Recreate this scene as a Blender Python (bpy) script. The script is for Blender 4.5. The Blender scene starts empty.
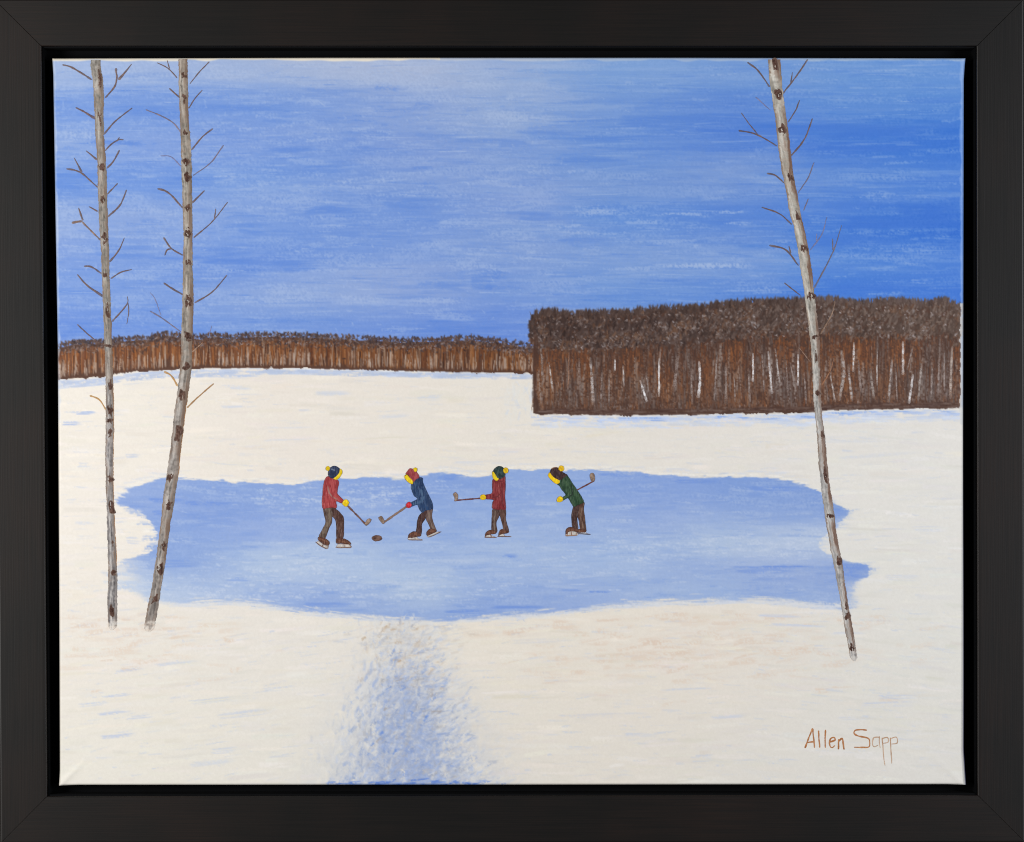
import bpy, math, random
import numpy as np

# ------------------------------------------------------------------ camera, light, exposure
S = 0.00084                      # metres per photograph pixel on the canvas plane (canvas is 30 x 24 inches)
DIST = 3.2                       # camera distance from the canvas
scene = bpy.context.scene
cam_d = bpy.data.cameras.new("camera")
cam = bpy.data.objects.new("camera", cam_d)
scene.collection.objects.link(cam)
cam.location = (0, -DIST, 0)
cam.rotation_euler = (math.radians(90), 0, 0)
cam_d.sensor_width = 36
cam_d.lens = 36 * DIST / (1024 * S)
cam_d.clip_start, cam_d.clip_end = 0.05, 50
scene.camera = cam

world = bpy.data.worlds.new("World")
scene.world = world
world.use_nodes = True
world.node_tree.nodes["Background"].inputs[0].default_value = (0.9, 0.95, 1.0, 1)
world.node_tree.nodes["Background"].inputs[1].default_value = 0.10


def softbox(name, loc, target, sx, sy, power, col):
    d = bpy.data.lights.new(name, 'AREA')
    d.shape = 'RECTANGLE'
    d.size, d.size_y, d.energy, d.color = sx, sy, power, col
    o = bpy.data.objects.new(name, d)
    scene.collection.objects.link(o)
    o.location = loc
    v = [target[i] - loc[i] for i in range(3)]
    from mathutils import Vector
    o.rotation_euler = Vector(v).to_track_quat('-Z', 'Y').to_euler()
    return o


softbox("studio_softbox", (-1.35, -1.35, 0.07), (-0.05, 0, 0.0), 0.55, 0.75, 27.5, (1.0, 0.985, 0.955))
softbox("studio_softbox", (1.40, -1.40, 0.07), (0.1, 0, 0.0), 0.55, 0.75, 22, (0.93, 0.955, 1.0))

vs = scene.view_settings
vs.view_transform = 'Standard'
vs.look = 'None'
vs.exposure = 0
vs.gamma = 1
vs.use_curve_mapping = False
scene.cycles.use_denoising = False
scene.cycles.max_bounces = 5
scene.cycles.pixel_filter_type = 'BLACKMAN_HARRIS'
scene.cycles.filter_width = 1.05

# ------------------------------------------------------------------ helpers
rng = np.random.default_rng(11)
random.seed(11)
COL = scene.collection


def lin(c):
    c = np.asarray(c, dtype=np.float64) / 255.0
    return np.where(c <= 0.04045, c / 12.92, ((c + 0.055) / 1.055) ** 2.4)


def W3(px, py, y):
    """photograph pixel and depth -> metres (orthographic: real size on the canvas plane)"""
    return ((px - 512) * S, y, (421 - py) * S)


def link(o, parent=None):
    COL.objects.link(o)
    if parent is not None:
        o.parent = parent
    return o


def tag(o, label=None, cat=None, group=None, kind=None):
    if label: o["label"] = label
    if cat: o["category"] = cat
    if group: o["group"] = group
    if kind: o["kind"] = kind
    return o


def np_mesh(name, co, faces, mat, parent=None, col=None, smooth=True):
    """mesh object from numpy arrays; faces is an (n,3) or (n,4) int array; col linear rgb per vertex"""
    me = bpy.data.meshes.new(name)
    r0 = parent
    while r0 is not None and r0.parent is not None: r0 = r0.parent
    if r0 is not None: co = np.asarray(co) - np.array(r0.location)      # vertices are relative to the thing's base
    n, k = len(co), faces.shape[1]
    me.vertices.add(n)
    me.vertices.foreach_set("co", np.ascontiguousarray(co, dtype=np.float32).ravel())
    me.loops.add(faces.size)
    me.loops.foreach_set("vertex_index", np.ascontiguousarray(faces, dtype=np.int32).ravel())
    me.polygons.add(len(faces))
    me.polygons.foreach_set("loop_start", np.arange(0, faces.size, k, dtype=np.int32))
    me.polygons.foreach_set("loop_total", np.full(len(faces), k, dtype=np.int32))
    me.update(calc_edges=True)
    me.polygons.foreach_set("use_smooth", np.full(len(faces), smooth, dtype=bool))
    if col is not None:
        a = me.color_attributes.new("pigment", 'FLOAT_COLOR', 'POINT')
        c4 = np.ones((n, 4), dtype=np.float32)
        c4[:, :3] = col
        a.data.foreach_set("color", c4.ravel())
    me.materials.append(mat)
    return link(bpy.data.objects.new(name, me), parent)


def vnoise(h, w, sy, sx, seed):
    """smooth value noise, feature size sy x sx samples, range 0..1"""
    r = np.random.default_rng(seed)
    gy, gx = int(h / sy) + 3, int(w / sx) + 3
    g = r.random((gy, gx)).astype(np.float32)
    yy = np.arange(h) / sy
    xx = np.arange(w) / sx
    iy, ix = yy.astype(int), xx.astype(int)
    fy, fx = (yy - iy).astype(np.float32), (xx - ix).astype(np.float32)
    fy = fy * fy * (3 - 2 * fy)
    fx = fx * fx * (3 - 2 * fx)
    rows = g[iy] * (1 - fy)[:, None] + g[iy + 1] * fy[:, None]
    return rows[:, ix] * (1 - fx) + rows[:, ix + 1] * fx


def fbm(h, w, sy, sx, seed, octv=4, gain=0.55):
    t, a, s = 0, 1.0, 0.0
    for k in range(octv):
        if sy < 0.8 and sx < 0.8: break
        t = t + a * vnoise(h, w, max(sy, .8), max(sx, .8), seed + 17 * k)
        s += a
        a *= gain
        sy /= 2; sx /= 2
    return t / s


def sstep(a, b, x):
    t = np.clip((x - a) / (b - a), 0, 1)
    return t * t * (3 - 2 * t)


# ------------------------------------------------------------------ materials
def nodes_of(name):
    m = bpy.data.materials.new(name)
    m.use_nodes = True
    nt = m.node_tree
    return m, nt, nt.nodes["Principled BSDF"]


def paint_mat(name, rough=0.5, spec=0.3, grain=0.06, scale=1500, bump=0.06):
    m, nt, b = nodes_of(name)
    at = nt.nodes.new("ShaderNodeAttribute"); at.attribute_name = "pigment"
    tc = nt.nodes.new("ShaderNodeTexCoord")
    nz = nt.nodes.new("ShaderNodeTexNoise")
    nz.inputs["Scale"].default_value = scale
    nz.inputs["Detail"].default_value = 2
    nt.links.new(tc.outputs["Object"], nz.inputs["Vector"])
    mr = nt.nodes.new("ShaderNodeMapRange")
    mr.inputs[1].default_value, mr.inputs[2].default_value = 0.25, 0.75
    mr.inputs[3].default_value, mr.inputs[4].default_value = 1 - grain, 1 + grain
    nt.links.new(nz.outputs["Fac"], mr.inputs[0])
    mx = nt.nodes.new("ShaderNodeVectorMath"); mx.operation = 'SCALE'
    nt.links.new(at.outputs["Color"], mx.inputs[0])
    nt.links.new(mr.outputs[0], mx.inputs["Scale"])
    nt.links.new(mx.outputs[0], b.inputs["Base Color"])
    bp = nt.nodes.new("ShaderNodeBump")
    bp.inputs["Strength"].default_value = bump
    bp.inputs["Distance"].default_value = 0.0004
    nt.links.new(nz.outputs["Fac"], bp.inputs["Height"])
    nt.links.new(bp.outputs[0], b.inputs["Normal"])
    b.inputs["Roughness"].default_value = rough
    b.inputs["Specular IOR Level"].default_value = spec
    return m


def wood_mat(name, axis):
    """almost black stained wood, grain running along axis (0 = x, 2 = z)"""
    m, nt, b = nodes_of(name)
    tc = nt.nodes.new("ShaderNodeTexCoord")
    mp = nt.nodes.new("ShaderNodeMapping")
    sc = [900, 900, 900]; sc[axis] = 14
    mp.inputs["Scale"].default_value = sc
    nt.links.new(tc.outputs["Object"], mp.inputs["Vector"])
    nz = nt.nodes.new("ShaderNodeTexNoise")
    nz.inputs["Scale"].default_value = 1.0
    nz.inputs["Detail"].default_value = 5
    nt.links.new(mp.outputs[0], nz.inputs["Vector"])
    n2 = nt.nodes.new("ShaderNodeTexNoise")
    n2.inputs["Scale"].default_value = 9.0
    n2.inputs["Detail"].default_value = 3
    nt.links.new(tc.outputs["Object"], n2.inputs["Vector"])
    cr = nt.nodes.new("ShaderNodeValToRGB")
    cr.color_ramp.elements[0].position, cr.color_ramp.elements[1].position = .3, .75
    cr.color_ramp.elements[0].color = (0.0016, 0.0012, 0.0010, 1)
    cr.color_ramp.elements[1].color = (0.0054, 0.0036, 0.0026, 1)
    nt.links.new(nz.outputs["Fac"], cr.inputs[0])
    c2 = nt.nodes.new("ShaderNodeValToRGB")
    c2.color_ramp.elements[0].position, c2.color_ramp.elements[1].position = .42, .66
    c2.color_ramp.elements[0].color = (1, 1, 1, 1)
    c2.color_ramp.elements[1].color = (1.9, 1.15, 0.80, 1)
    nt.links.new(n2.outputs["Fac"], c2.inputs[0])
    mx = nt.nodes.new("ShaderNodeVectorMath"); mx.operation = 'MULTIPLY'
    nt.links.new(cr.outputs[0], mx.inputs[0])
    nt.links.new(c2.outputs[0], mx.inputs[1])
    nt.links.new(mx.outputs[0], b.inputs["Base Color"])
    rr = nt.nodes.new("ShaderNodeMapRange")
    rr.inputs[3].default_value, rr.inputs[4].default_value = 0.40, 0.50
    nt.links.new(n2.outputs["Fac"], rr.inputs[0])
    nt.links.new(rr.outputs[0], b.inputs["Roughness"])
    bp = nt.nodes.new("ShaderNodeBump")
    bp.inputs["Strength"].default_value = 0.13
    bp.inputs["Distance"].default_value = 0.0003
    nt.links.new(nz.outputs["Fac"], bp.inputs["Height"])
    nt.links.new(bp.outputs[0], b.inputs["Normal"])
    b.inputs["Specular IOR Level"].default_value = 0.31
    return m


def plain_mat(name, col, rough=0.8, spec=0.2, scale=60, amp=0.15):
    m, nt, b = nodes_of(name)
    tc = nt.nodes.new("ShaderNodeTexCoord")
    nz = nt.nodes.new("ShaderNodeTexNoise"); nz.inputs["Scale"].default_value = scale
    nt.links.new(tc.outputs["Object"], nz.inputs["Vector"])
    cr = nt.nodes.new("ShaderNodeValToRGB")
    cr.color_ramp.elements[0].color = tuple(c * (1 - amp) for c in col) + (1,)
    cr.color_ramp.elements[1].color = tuple(c * (1 + amp) for c in col) + (1,)
    nt.links.new(nz.outputs["Fac"], cr.inputs[0])
    nt.links.new(cr.outputs[0], b.inputs["Base Color"])
    b.inputs["Roughness"].default_value = rough
    b.inputs["Specular IOR Level"].default_value = spec
    return m


M_wood_x = wood_mat("black_stained_wood_across", 0)
M_wood_z = wood_mat("black_stained_wood_upright", 2)
M_black = plain_mat("matt_black_rebate", (0.0022, 0.0024, 0.003), 0.85, 0.1)
M_wall = plain_mat("wall_plaster", (0.55, 0.54, 0.52), 0.9, 0.2, 30, 0.04)
M_cloth = plain_mat("primed_canvas", (0.72, 0.69, 0.62), 0.8, 0.2, 400, 0.05)
M_pine = plain_mat("pine_stretcher", (0.45, 0.30, 0.16), 0.7, 0.3, 80, 0.2)
M_ground = paint_mat("brushed_paint", 0.5, 0.28, 0.014, 900, 0.06)
M_detail = paint_mat("thick_paint", 0.45, 0.30, 0.03, 1300, 0.08)

# ------------------------------------------------------------------ the wall behind
wall = np_mesh("wall", np.array([(-1.6, 0.0345, -1.3), (1.6, 0.0345, -1.3), (1.6, 0.0345, 1.3), (-1.6, 0.0345, 1.3)]),
               np.array([[0, 1, 2, 3]]), M_wall, smooth=False)
tag(wall, kind="structure")

# ------------------------------------------------------------------ the frame: four mitred rails and four ledges
frame = link(bpy.data.objects.new("picture_frame", None))
frame.location = W3(512, 846, 0.0)
tag(frame, "black stained wooden floater frame with mitred corners around the painting", "frame")
FZ = -0.0065                                      # front face of the frame
kf = (DIST + FZ) / DIST


def fp(px, py):
    """real place of a point of the frame's front face"""
    return np.array([(px - 512) * S * kf, (421 - py) * S * kf])


inner = [fp(41.5, 46.2), fp(976.6, 46.2), fp(977.6, 795.2), fp(47.2, 796.4)]   # TL TR BR BL
RW = 0.0404                                       # rail width
# profile: (distance outward from the inner edge, depth y)
prof = [(0.0, 0.0335), (0.0, FZ + 0.0009), (0.0003, FZ + 0.0003), (0.0010, FZ), (0.0030, FZ - 0.00005),
        (0.0380, FZ - 0.00005), (0.0389, FZ + 0.0001), (0.0397, FZ + 0.0006), (0.0402, FZ + 0.0014), (RW, FZ + 0.003), (RW, 0.0335)]


def nrm(v): return v / np.hypot(*v)


def offset_corner(k, d):
    """inner corner k pushed outward by d on both sides"""
    c, p, n = inner[k], inner[k - 1], inner[(k + 1) % 4]
    e1, e2 = nrm(c - p), nrm(n - c)
    n1 = np.array([-e1[1], e1[0]]); n2 = np.array([-e2[1], e2[0]])     # outward (corners run clockwise)
    A = np.array([n1, n2])
    return c + np.linalg.solve(A, np.array([d, d]))


for k in range(4):
    a, b = k, (k + 1) % 4
    along = nrm(inner[b] - inner[a])
    NS = 40
    co, n = [], len(prof)
    for j in range(NS + 1):
        t = j / NS
        for (d, y) in prof:
            pa, pb = offset_corner(a, d), offset_corner(b, d)
            g = 0.00007
            p = pa + along * g + (pb - pa - 2 * along * g) * t
            yy = y
            if j in (0, NS) and y < 0.03: yy = y + 0.0002      # eased mitre edge
            co.append((p[0], yy, p[1]))
    # eased edge: second and second-last rings sit close to the ends
    co = np.array(co).reshape(NS + 1, n, 3)
    for (r0, r1, r2) in ((0, 1, 2), (NS, NS - 1, NS - 2)):
        e = co[r0].copy()
        dirv = co[r2] - co[r0]
        dirv /= np.linalg.norm(dirv[0])
        co[r1] = e + dirv * 0.0004
        co[r1][:, 1] = co[r2][:, 1]
    co = co.reshape(-1, 3)
    fs = []
    for j in range(NS):
        for i in range(n):
            i2 = (i + 1) % n
            fs.append((j * n + i, j * n + i2, (j + 1) * n + i2, (j + 1) * n + i))
    o = np_mesh("frame_rail", co, np.array(fs), M_wood_x if k in (0, 2) else M_wood_z, frame, smooth=False)
    # black ledge under the canvas edge, seen as the dark gap
    q = []
    for d in (0.0, -0.030):
        for kk in (a, b):
            c = offset_corner(kk, d - 0.0001)
            q.append((c[0], c[1]))
    co = [(x, y, z) for y in (0.0215, 0.0275) for (x, z) in q]
    fs = [(0, 1, 3, 2), (4, 6, 7, 5), (0, 4, 5, 1), (1, 5, 7, 3), (3, 7, 6, 2), (2, 6, 4, 0)]
    np_mesh("ledge", np.array(co), np.array(fs), M_black, frame, smooth=False)
    # black painted inner face of the rebate
    q = []
    for d in (-0.0001, -0.0012):
        for kk in (a, b):
            c = offset_corner(kk, d)
            q.append((c[0], c[1]))
    co = [(x, y, z) for y in (FZ + 0.0032, 0.0213) for (x, z) in q]
    np_mesh("rebate_lining", np.array(co), np.array(fs), M_black, frame, smooth=False)

# ------------------------------------------------------------------ the painting
painting = link(bpy.data.objects.new("painting", None))
painting.location = W3(512, 785, 0.0205)
tag(painting, "acrylic winter landscape on stretched canvas with four skaters on a frozen pond", "painting")

# --- raster used to lay the pigment down (brush strokes), R samples per pixel
R = 1.5
X0, Y0, X1, Y1 = 46.0, 50.0, 972.0, 793.0
RWD, RHT = int((X1 - X0) * R), int((Y1 - Y0) * R)
PX = (X0 + (np.arange(RWD) + .5) / R).astype(np.float32)[None, :]
PY = (Y0 + (np.arange(RHT) + .5) / R).astype(np.float32)[:, None]
C = np.zeros((RHT, RWD, 3), dtype=np.float32)      # sRGB 0..255 while painting
H = np.zeros((RHT, RWD), dtype=np.float32)         # relief 0..1

TEX = fbm(700, 700, 2.2, 46, 3, 4)                 # bristle streaks along x
TEX = (TEX - TEX.min()) / (TEX.max() - TEX.min())
TOOTH = fbm(RHT, RWD, 2.2, 2.2, 5, 3)
TOOTH = (TOOTH - TOOTH.mean()) / TOOTH.std()


def stroke(x0, y0, x1, y1, w, col, op=0.8, dry=0.35, hgt=0.5, bend=0.0, taper=0.3, soft=2.0, tooth=0.1):
    L = math.hypot(x1 - x0, y1 - y0)
    if L < .3: return
    m = w / 2 + abs(bend) + 1
    ix0 = max(0, int((min(x0, x1) - m - X0) * R)); ix1 = min(RWD, int((max(x0, x1) + m - X0) * R) + 1)
    iy0 = max(0, int((min(y0, y1) - m - Y0) * R)); iy1 = min(RHT, int((max(y0, y1) + m - Y0) * R) + 1)
    if ix1 <= ix0 or iy1 <= iy0: return
    gx = PX[:, ix0:ix1] - x0
    gy = PY[iy0:iy1] - y0
    ux, uy = (x1 - x0) / L, (y1 - y0) / L
    t = (gx * ux + gy * uy) / L
    d = (-gx * uy + gy * ux) - bend * 4 * t * (1 - t)
    a = np.clip((1 - np.abs(d) / (w / 2)) * soft, 0, 1)
    e = sstep(0, 0.08 + .02, t) * (1 - sstep(1 - taper, 1, t))
    ou, ov = random.randrange(700), random.randrange(700)
    ti = (np.abs((t * L * 1.5)).astype(np.int32) + ou) % 700
    di = ((d * 1.6 + 400).astype(np.int32) + ov) % 700
    tx = TEX[di, ti]
    al = op * a * e * np.clip((tx - dry + tooth * TOOTH[iy0:iy1, ix0:ix1] + .12) / .24, 0, 1)
    c = C[iy0:iy1, ix0:ix1]
    c += (np.asarray(col, dtype=np.float32) - c) * al[..., None]
    h = H[iy0:iy1, ix0:ix1]
    h += (hgt * (0.35 + .9 * tx) - h) * al * .7


def field(points, sx, sy):
    """smooth colour field through control points (gaussian weights); rows (x, y, r, g, b)"""
    step = 8
    xs = np.arange(X0, X1 + step, step); ys = np.arange(Y0, Y1 + step, step)
    p = np.asarray(points, dtype=np.float64)
    gx, gy = np.meshgrid(xs, ys)
    num = np.zeros(gx.shape + (3,)); den = np.zeros(gx.shape)
    for q in p:
        r2 = ((gx - q[0]) / sx) ** 2 + ((gy - q[1]) / sy) ** 2
        w_ = np.exp(-r2) + 1e-5 / (1 + r2)
        num += w_[..., None] * q[2:5]; den += w_
    f = num / den[..., None]

    def at(x, y):
        i = min(max(int((y - Y0) / step + .5), 0), f.shape[0] - 1)
        j = min(max(int((x - X0) / step + .5), 0), f.shape[1] - 1)
        return f[i, j]
    fy = np.clip((PY[:, 0] - Y0) / step, 0, f.shape[0] - 1.001); fx = np.clip((PX[0] - X0) / step, 0, f.shape[1] - 1.001)
    iy, ix = fy.astype(int), fx.astype(int)
    ty, tx = (fy - iy)[:, None, None], (fx - ix)[None, :, None]
    full = (f[iy][:, ix] * (1 - ty) * (1 - tx) + f[iy + 1][:, ix] * ty * (1 - tx)
            + f[iy][:, ix + 1] * (1 - ty) * tx + f[iy + 1][:, ix + 1] * ty * tx)
    return at, full.astype(np.float32)


def poly_y(pts):
    p = np.array(pts, dtype=float)
    return lambda x: np.interp(x, p[:, 0], p[:, 1])


far_top = poly_y([(46, 350), (62, 345), (75, 342), (100, 341), (120, 339), (150, 337), (165, 333), (180, 335), (200, 337), (215, 334),
                  (230, 337), (260, 334), (300, 335), (330, 336), (360, 338), (400, 340), (440, 339), (470, 338), (500, 341), (534, 346)])
far_bot = poly_y([(46, 380), (80, 378), (103, 376), (115, 374), (140, 371), (165, 370), (195, 368), (300, 368), (340, 369), (380, 370),
                  (420, 371), (470, 372), (530, 373), (540, 374)])
wood_top = poly_y([(526, 330), (529, 318), (533, 312), (545, 309), (575, 311), (600, 310), (640, 308), (660, 306), (700, 304), (720, 301),
                   (740, 300), (765, 298), (790, 298), (830, 297), (860, 300), (890, 297), (920, 300), (945, 297), (957, 303), (972, 305)])
wood_bot = poly_y([(530, 413), (540, 414), (600, 415), (650, 415), (700, 414), (740, 413), (800, 413), (830, 410), (880, 409), (920, 408),
                   (972, 408)])
WOOD_L, WOOD_R = 533.0, 960.5

# --- SKY
sky_pts = [
    (80, 70, 152, 173, 224), (80, 110, 112, 147, 224), (80, 150, 138, 164, 224), (80, 180, 98, 138, 222), (80, 215, 134, 160, 222),
    (80, 250, 120, 150, 222), (80, 280, 114, 147, 222), (80, 330, 104, 139, 222),
    (160, 70, 148, 170, 224), (160, 105, 112, 147, 224), (160, 150, 122, 152, 224), (160, 180, 102, 141, 224), (160, 220, 132, 158, 222),
    (160, 260, 112, 146, 222), (160, 300, 114, 147, 222), (160, 325, 102, 139, 222),
    (250, 70, 160, 177, 222), (250, 100, 112, 147, 224), (250, 150, 117, 149, 224), (250, 180, 104, 144, 224), (250, 200, 130, 158, 224),
    (250, 230, 110, 146, 224), (250, 260, 98, 136, 222), (250, 300, 128, 156, 222), (250, 325, 112, 146, 222),
    (330, 70, 163, 178, 221), (330, 100, 118, 150, 223), (330, 150, 120, 150, 222), (330, 165, 104, 142, 223), (330, 195, 128, 156, 222),
    (330, 210, 100, 138, 222), (330, 240, 112, 146, 222), (330, 295, 142, 165, 222), (330, 325, 112, 145, 222),
    (400, 70, 166, 179, 220), (400, 110, 136, 160, 221), (400, 160, 124, 151, 220), (400, 190, 126, 154, 220), (400, 210, 104, 141, 222),
    (400, 235, 116, 148, 222), (400, 290, 138, 161, 222), (400, 325, 106, 140, 222),
    (520, 70, 148, 170, 222), (520, 110, 144, 167, 221), (520, 160, 124, 153, 220), (520, 200, 124, 152, 221), (520, 240, 124, 153, 220),
    (520, 290, 118, 149, 221), (520, 325, 100, 136, 222),
    (640, 70, 126, 158, 224), (640, 100, 118, 149, 221), (640, 130, 104, 139, 220), (640, 160, 104, 140, 221), (640, 185, 124, 150, 218),
    (640, 215, 98, 137, 221), (640, 265, 128, 154, 221), (640, 290, 108, 143, 221),
    (740, 70, 116, 149, 221), (740, 110, 86, 126, 218), (740, 135, 82, 123, 219), (740, 165, 122, 148, 218), (740, 190, 112, 142, 218),
    (740, 215, 80, 123, 219), (740, 240, 108, 140, 219), (740, 265, 136, 160, 222), (740, 290, 90, 130, 220),
    (850, 70, 112, 146, 221), (850, 105, 108, 143, 221), (850, 125, 72, 116, 217), (850, 150, 68, 113, 218), (850, 178, 108, 140, 219),
    (850, 200, 80, 121, 219), (850, 240, 64, 112, 217), (850, 265, 92, 132, 221), (850, 290, 62, 111, 219),
    (940, 70, 104, 141, 221), (940, 105, 92, 133, 219), (940, 130, 52, 105, 214), (940, 160, 62, 112, 217), (940, 180, 84, 125, 219),
    (940, 220, 50, 102, 213), (940, 270, 80, 122, 219), (940, 292, 62, 110, 218)]
sky_pts = [(x, y, r + (6 if x < 560 else 2 if x < 800 else -3), g + (6 if x < 560 else 7), b * .972) for (x, y, r, g, b) in sky_pts]
sky_at, sky_full = field(sky_pts, 62, 19)
C[:] = sky_full
H[:] = 0.3


def skybot(x):
    return float(wood_top(x) if x > 530 else far_top(x))


LIGHT = np.array((178, 195, 225.)); DEEP = np.array((70, 120, 211.))


def tone(c, k):
    """k > 0 towards the white mix, k < 0 towards pure blue"""
    c = np.asarray(c, float)
    return c + (LIGHT - c) * k if k > 0 else c + (DEEP - c) * (-k)


for _ in range(1900):                                  # broad laying-in
    x, y = rng.uniform(40, 970), rng.uniform(55, 350)
    if y > skybot(x) + 6: continue
    L = rng.uniform(40, 150) * (1.5 if x > 560 else 1)
    sl = rng.normal(0, .025)
    stroke(x - L / 2, y - sl * L / 2, x + L / 2, y + sl * L / 2, rng.uniform(3, 10), tone(sky_at(x, y), rng.normal(0.02, .19)),
           rng.uniform(.35, .75), rng.uniform(.25, .6), rng.uniform(.2, .7), rng.normal(0, 1.0), .45)
for _ in range(1300):                                  # thin darker / lighter hairlines
    x, y = rng.uniform(50, 965), rng.uniform(60, 345)
    if y > skybot(x) + 4: continue
    L = rng.uniform(20, 90) * (1.7 if x > 560 else 1)
    sl = rng.normal(0, .03)
    stroke(x - L / 2, y - sl * L / 2, x + L / 2, y + sl * L / 2, rng.uniform(1.0, 2.6), tone(sky_at(x, y), rng.normal(0, .28)),
           rng.uniform(.3, .7), rng.uniform(.3, .55), rng.uniform(.3, .9), rng.normal(0, .8), .5)
cl = fbm(RHT, RWD, 26 * R, 70 * R, 21, 3)
for _ in range(620):                                   # broad mottled touches
    x, y = rng.uniform(52, 962), rng.uniform(64, 345)
    if y > skybot(x) - 3: continue
    L = rng.uniform(18, 64)
    sl = rng.normal(0, .06)
    k = rng.normal(.04, .36) if x < 580 else rng.normal(-.02, .22)
    stroke(x - L / 2, y - sl * L / 2, x + L / 2, y + sl * L / 2, rng.uniform(4, 13), tone(sky_at(x, y), np.clip(k, -.6, .8)),
           rng.uniform(.25, .6), rng.uniform(.4, .58), rng.uniform(.3, .8), rng.normal(0, 1.5), .3, 2.6, .12)
for _ in range(6500):                                  # soft dry scumble of the white mix
    x, y = rng.uniform(52, 962), rng.uniform(60, 345)
    if y > skybot(x) - 1: continue
    k = cl[min(int((y - Y0) * R), RHT - 1), min(int((x - X0) * R), RWD - 1)]
    dens = (k - .34) * 3.4
    if x > 560: dens *= (.9 if 205 < y < 262 else .22)
    if rng.random() > dens: continue
    L = rng.uniform(8, 48)
    sl = rng.normal(0, .05)
    stroke(x - L / 2, y - sl * L / 2, x + L / 2, y + sl * L / 2, rng.uniform(1.4, 6), tone(sky_at(x, y), rng.uniform(.2, .75)),
           rng.uniform(.2, .55), rng.uniform(.42, .64), rng.uniform(.5, 1), rng.normal(0, .6), .4, 1.6, .14)
for _ in range(1500):                                  # and small touches of clean blue between
    x, y = rng.uniform(52, 962), rng.uniform(85, 345)
    if y > skybot(x) - 1: continue
    L = rng.uniform(8, 46)
    sl = rng.normal(0, .05)
    stroke(x - L / 2, y - sl * L / 2, x + L / 2, y + sl * L / 2, rng.uniform(1.2, 4.5), tone(sky_at(x, y), -rng.uniform(.15, .5)),
           rng.uniform(.2, .5), rng.uniform(.42, .62), rng.uniform(.3, .6), rng.normal(0, .6), .4, 1.6, .1)
for _ in range(1500):                                  # crisp bristle lines
    x, y = rng.uniform(52, 962), rng.uniform(60, 345)
    if y > skybot(x) - 1: continue
    L = rng.uniform(12, 70) * (1.6 if x > 560 else 1)
    sl = rng.normal(0, .03)
    k = rng.normal(.06, .34 if x < 560 else .24)
    stroke(x - L / 2, y - sl * L / 2, x + L / 2, y + sl * L / 2, rng.uniform(.7, 1.5), tone(sky_at(x, y), k),
           rng.uniform(.3, .7), rng.uniform(.35, .55), rng.uniform(.3, .9), rng.normal(0, .8), .5, 2.5, .1)
for _ in range(420):                                   # little crossing touches
    x, y = rng.uniform(60, 640), rng.uniform(65, 330)
    if y > skybot(x) - 6: continue
    a = rng.uniform(0, math.pi); L = rng.uniform(3, 9)
    stroke(x, y, x + L * math.cos(a), y + L * math.sin(a), rng.uniform(1, 2.4), tone(sky_at(x, y), rng.uniform(.2, .8)), .5, .5, .8, 0, .4, 2, .25)
for (x, y, L, w, k, op) in [(690, 214, 30, 1.3, .9, .8), (735, 212, 22, 1.2, .9, .8), (600, 211, 36, 4, .8, .7), (650, 222, 26, 3, .8, .6),
                            (735, 223, 22, 1.4, .9, .8), (715, 265, 88, 5, .85, .75), (640, 268, 60, 4, .55, .6), (880, 197, 30, 5, .7, .6),
                            (905, 226, 30, 3, .7, .7), (870, 233, 40, 3, .6, .6), (895, 257, 60, 4, .5, .6), (765, 290, 44, 3.5, .75, .6),
                            (925, 281, 22, 2, .7, .6), (300, 295, 70, 9, .55, .6), (365, 299, 50, 6, .6, .6), (440, 300, 60, 6, .6, .5),
                            (505, 115, 40, 10, .55, .6), (520, 120, 26, 8, .6, .6), (80, 137, 44, 10, .6, .6), (150, 212, 40, 9, .5, .5),
                            (290, 200, 46, 10, .6, .5), (310, 205, 40, 8, .5, .5), (440, 246, 40, 8, .6, .5), (470, 262, 30, 10, .6, .5),
                            (120, 70, 60, 8, .5, .5), (240, 72, 70, 9, .5, .5), (390, 78, 90, 10, .5, .5), (440, 98, 60, 8, .45, .5), (130, 200, 50, 9, .5, .5), (75, 215, 40, 10, .5, .5), (250, 165, 60, 7, .35, .5),
                            (395, 160, 70, 8, .35, .5), (480, 165, 60, 9, .4, .5), (540, 195, 60, 9, .4, .5), (410, 255, 60, 10, .4, .5), (270, 240, 60, 7, .45, .5), (350, 262, 60, 8, .4, .5), (515, 235, 60, 10, .45, .5),
                            (620, 175, 90, 7, .35, .5), (680, 190, 120, 6, .35, .5), (560, 280, 70, 8, .4, .5), (880, 178, 110, 6, .4, .5), (870, 100, 100, 6, .3, .5), (210, 295, 50, 8, .4, .5), (115, 300, 50, 8, .4, .5)]:
    for _ in range(7):
        dy = rng.normal(0, w * .45)
        stroke(x - L / 2 + rng.normal(0, 9), y + dy, x + L / 2 + rng.normal(0, 4), y + dy + rng.normal(0, 1), max(w, 2.2) * rng.uniform(.5, 1.1), tone(sky_at(x, y), k * .72),
               op * .8, .5, .9, rng.normal(0, .6), .4, 1.8, .16)
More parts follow.
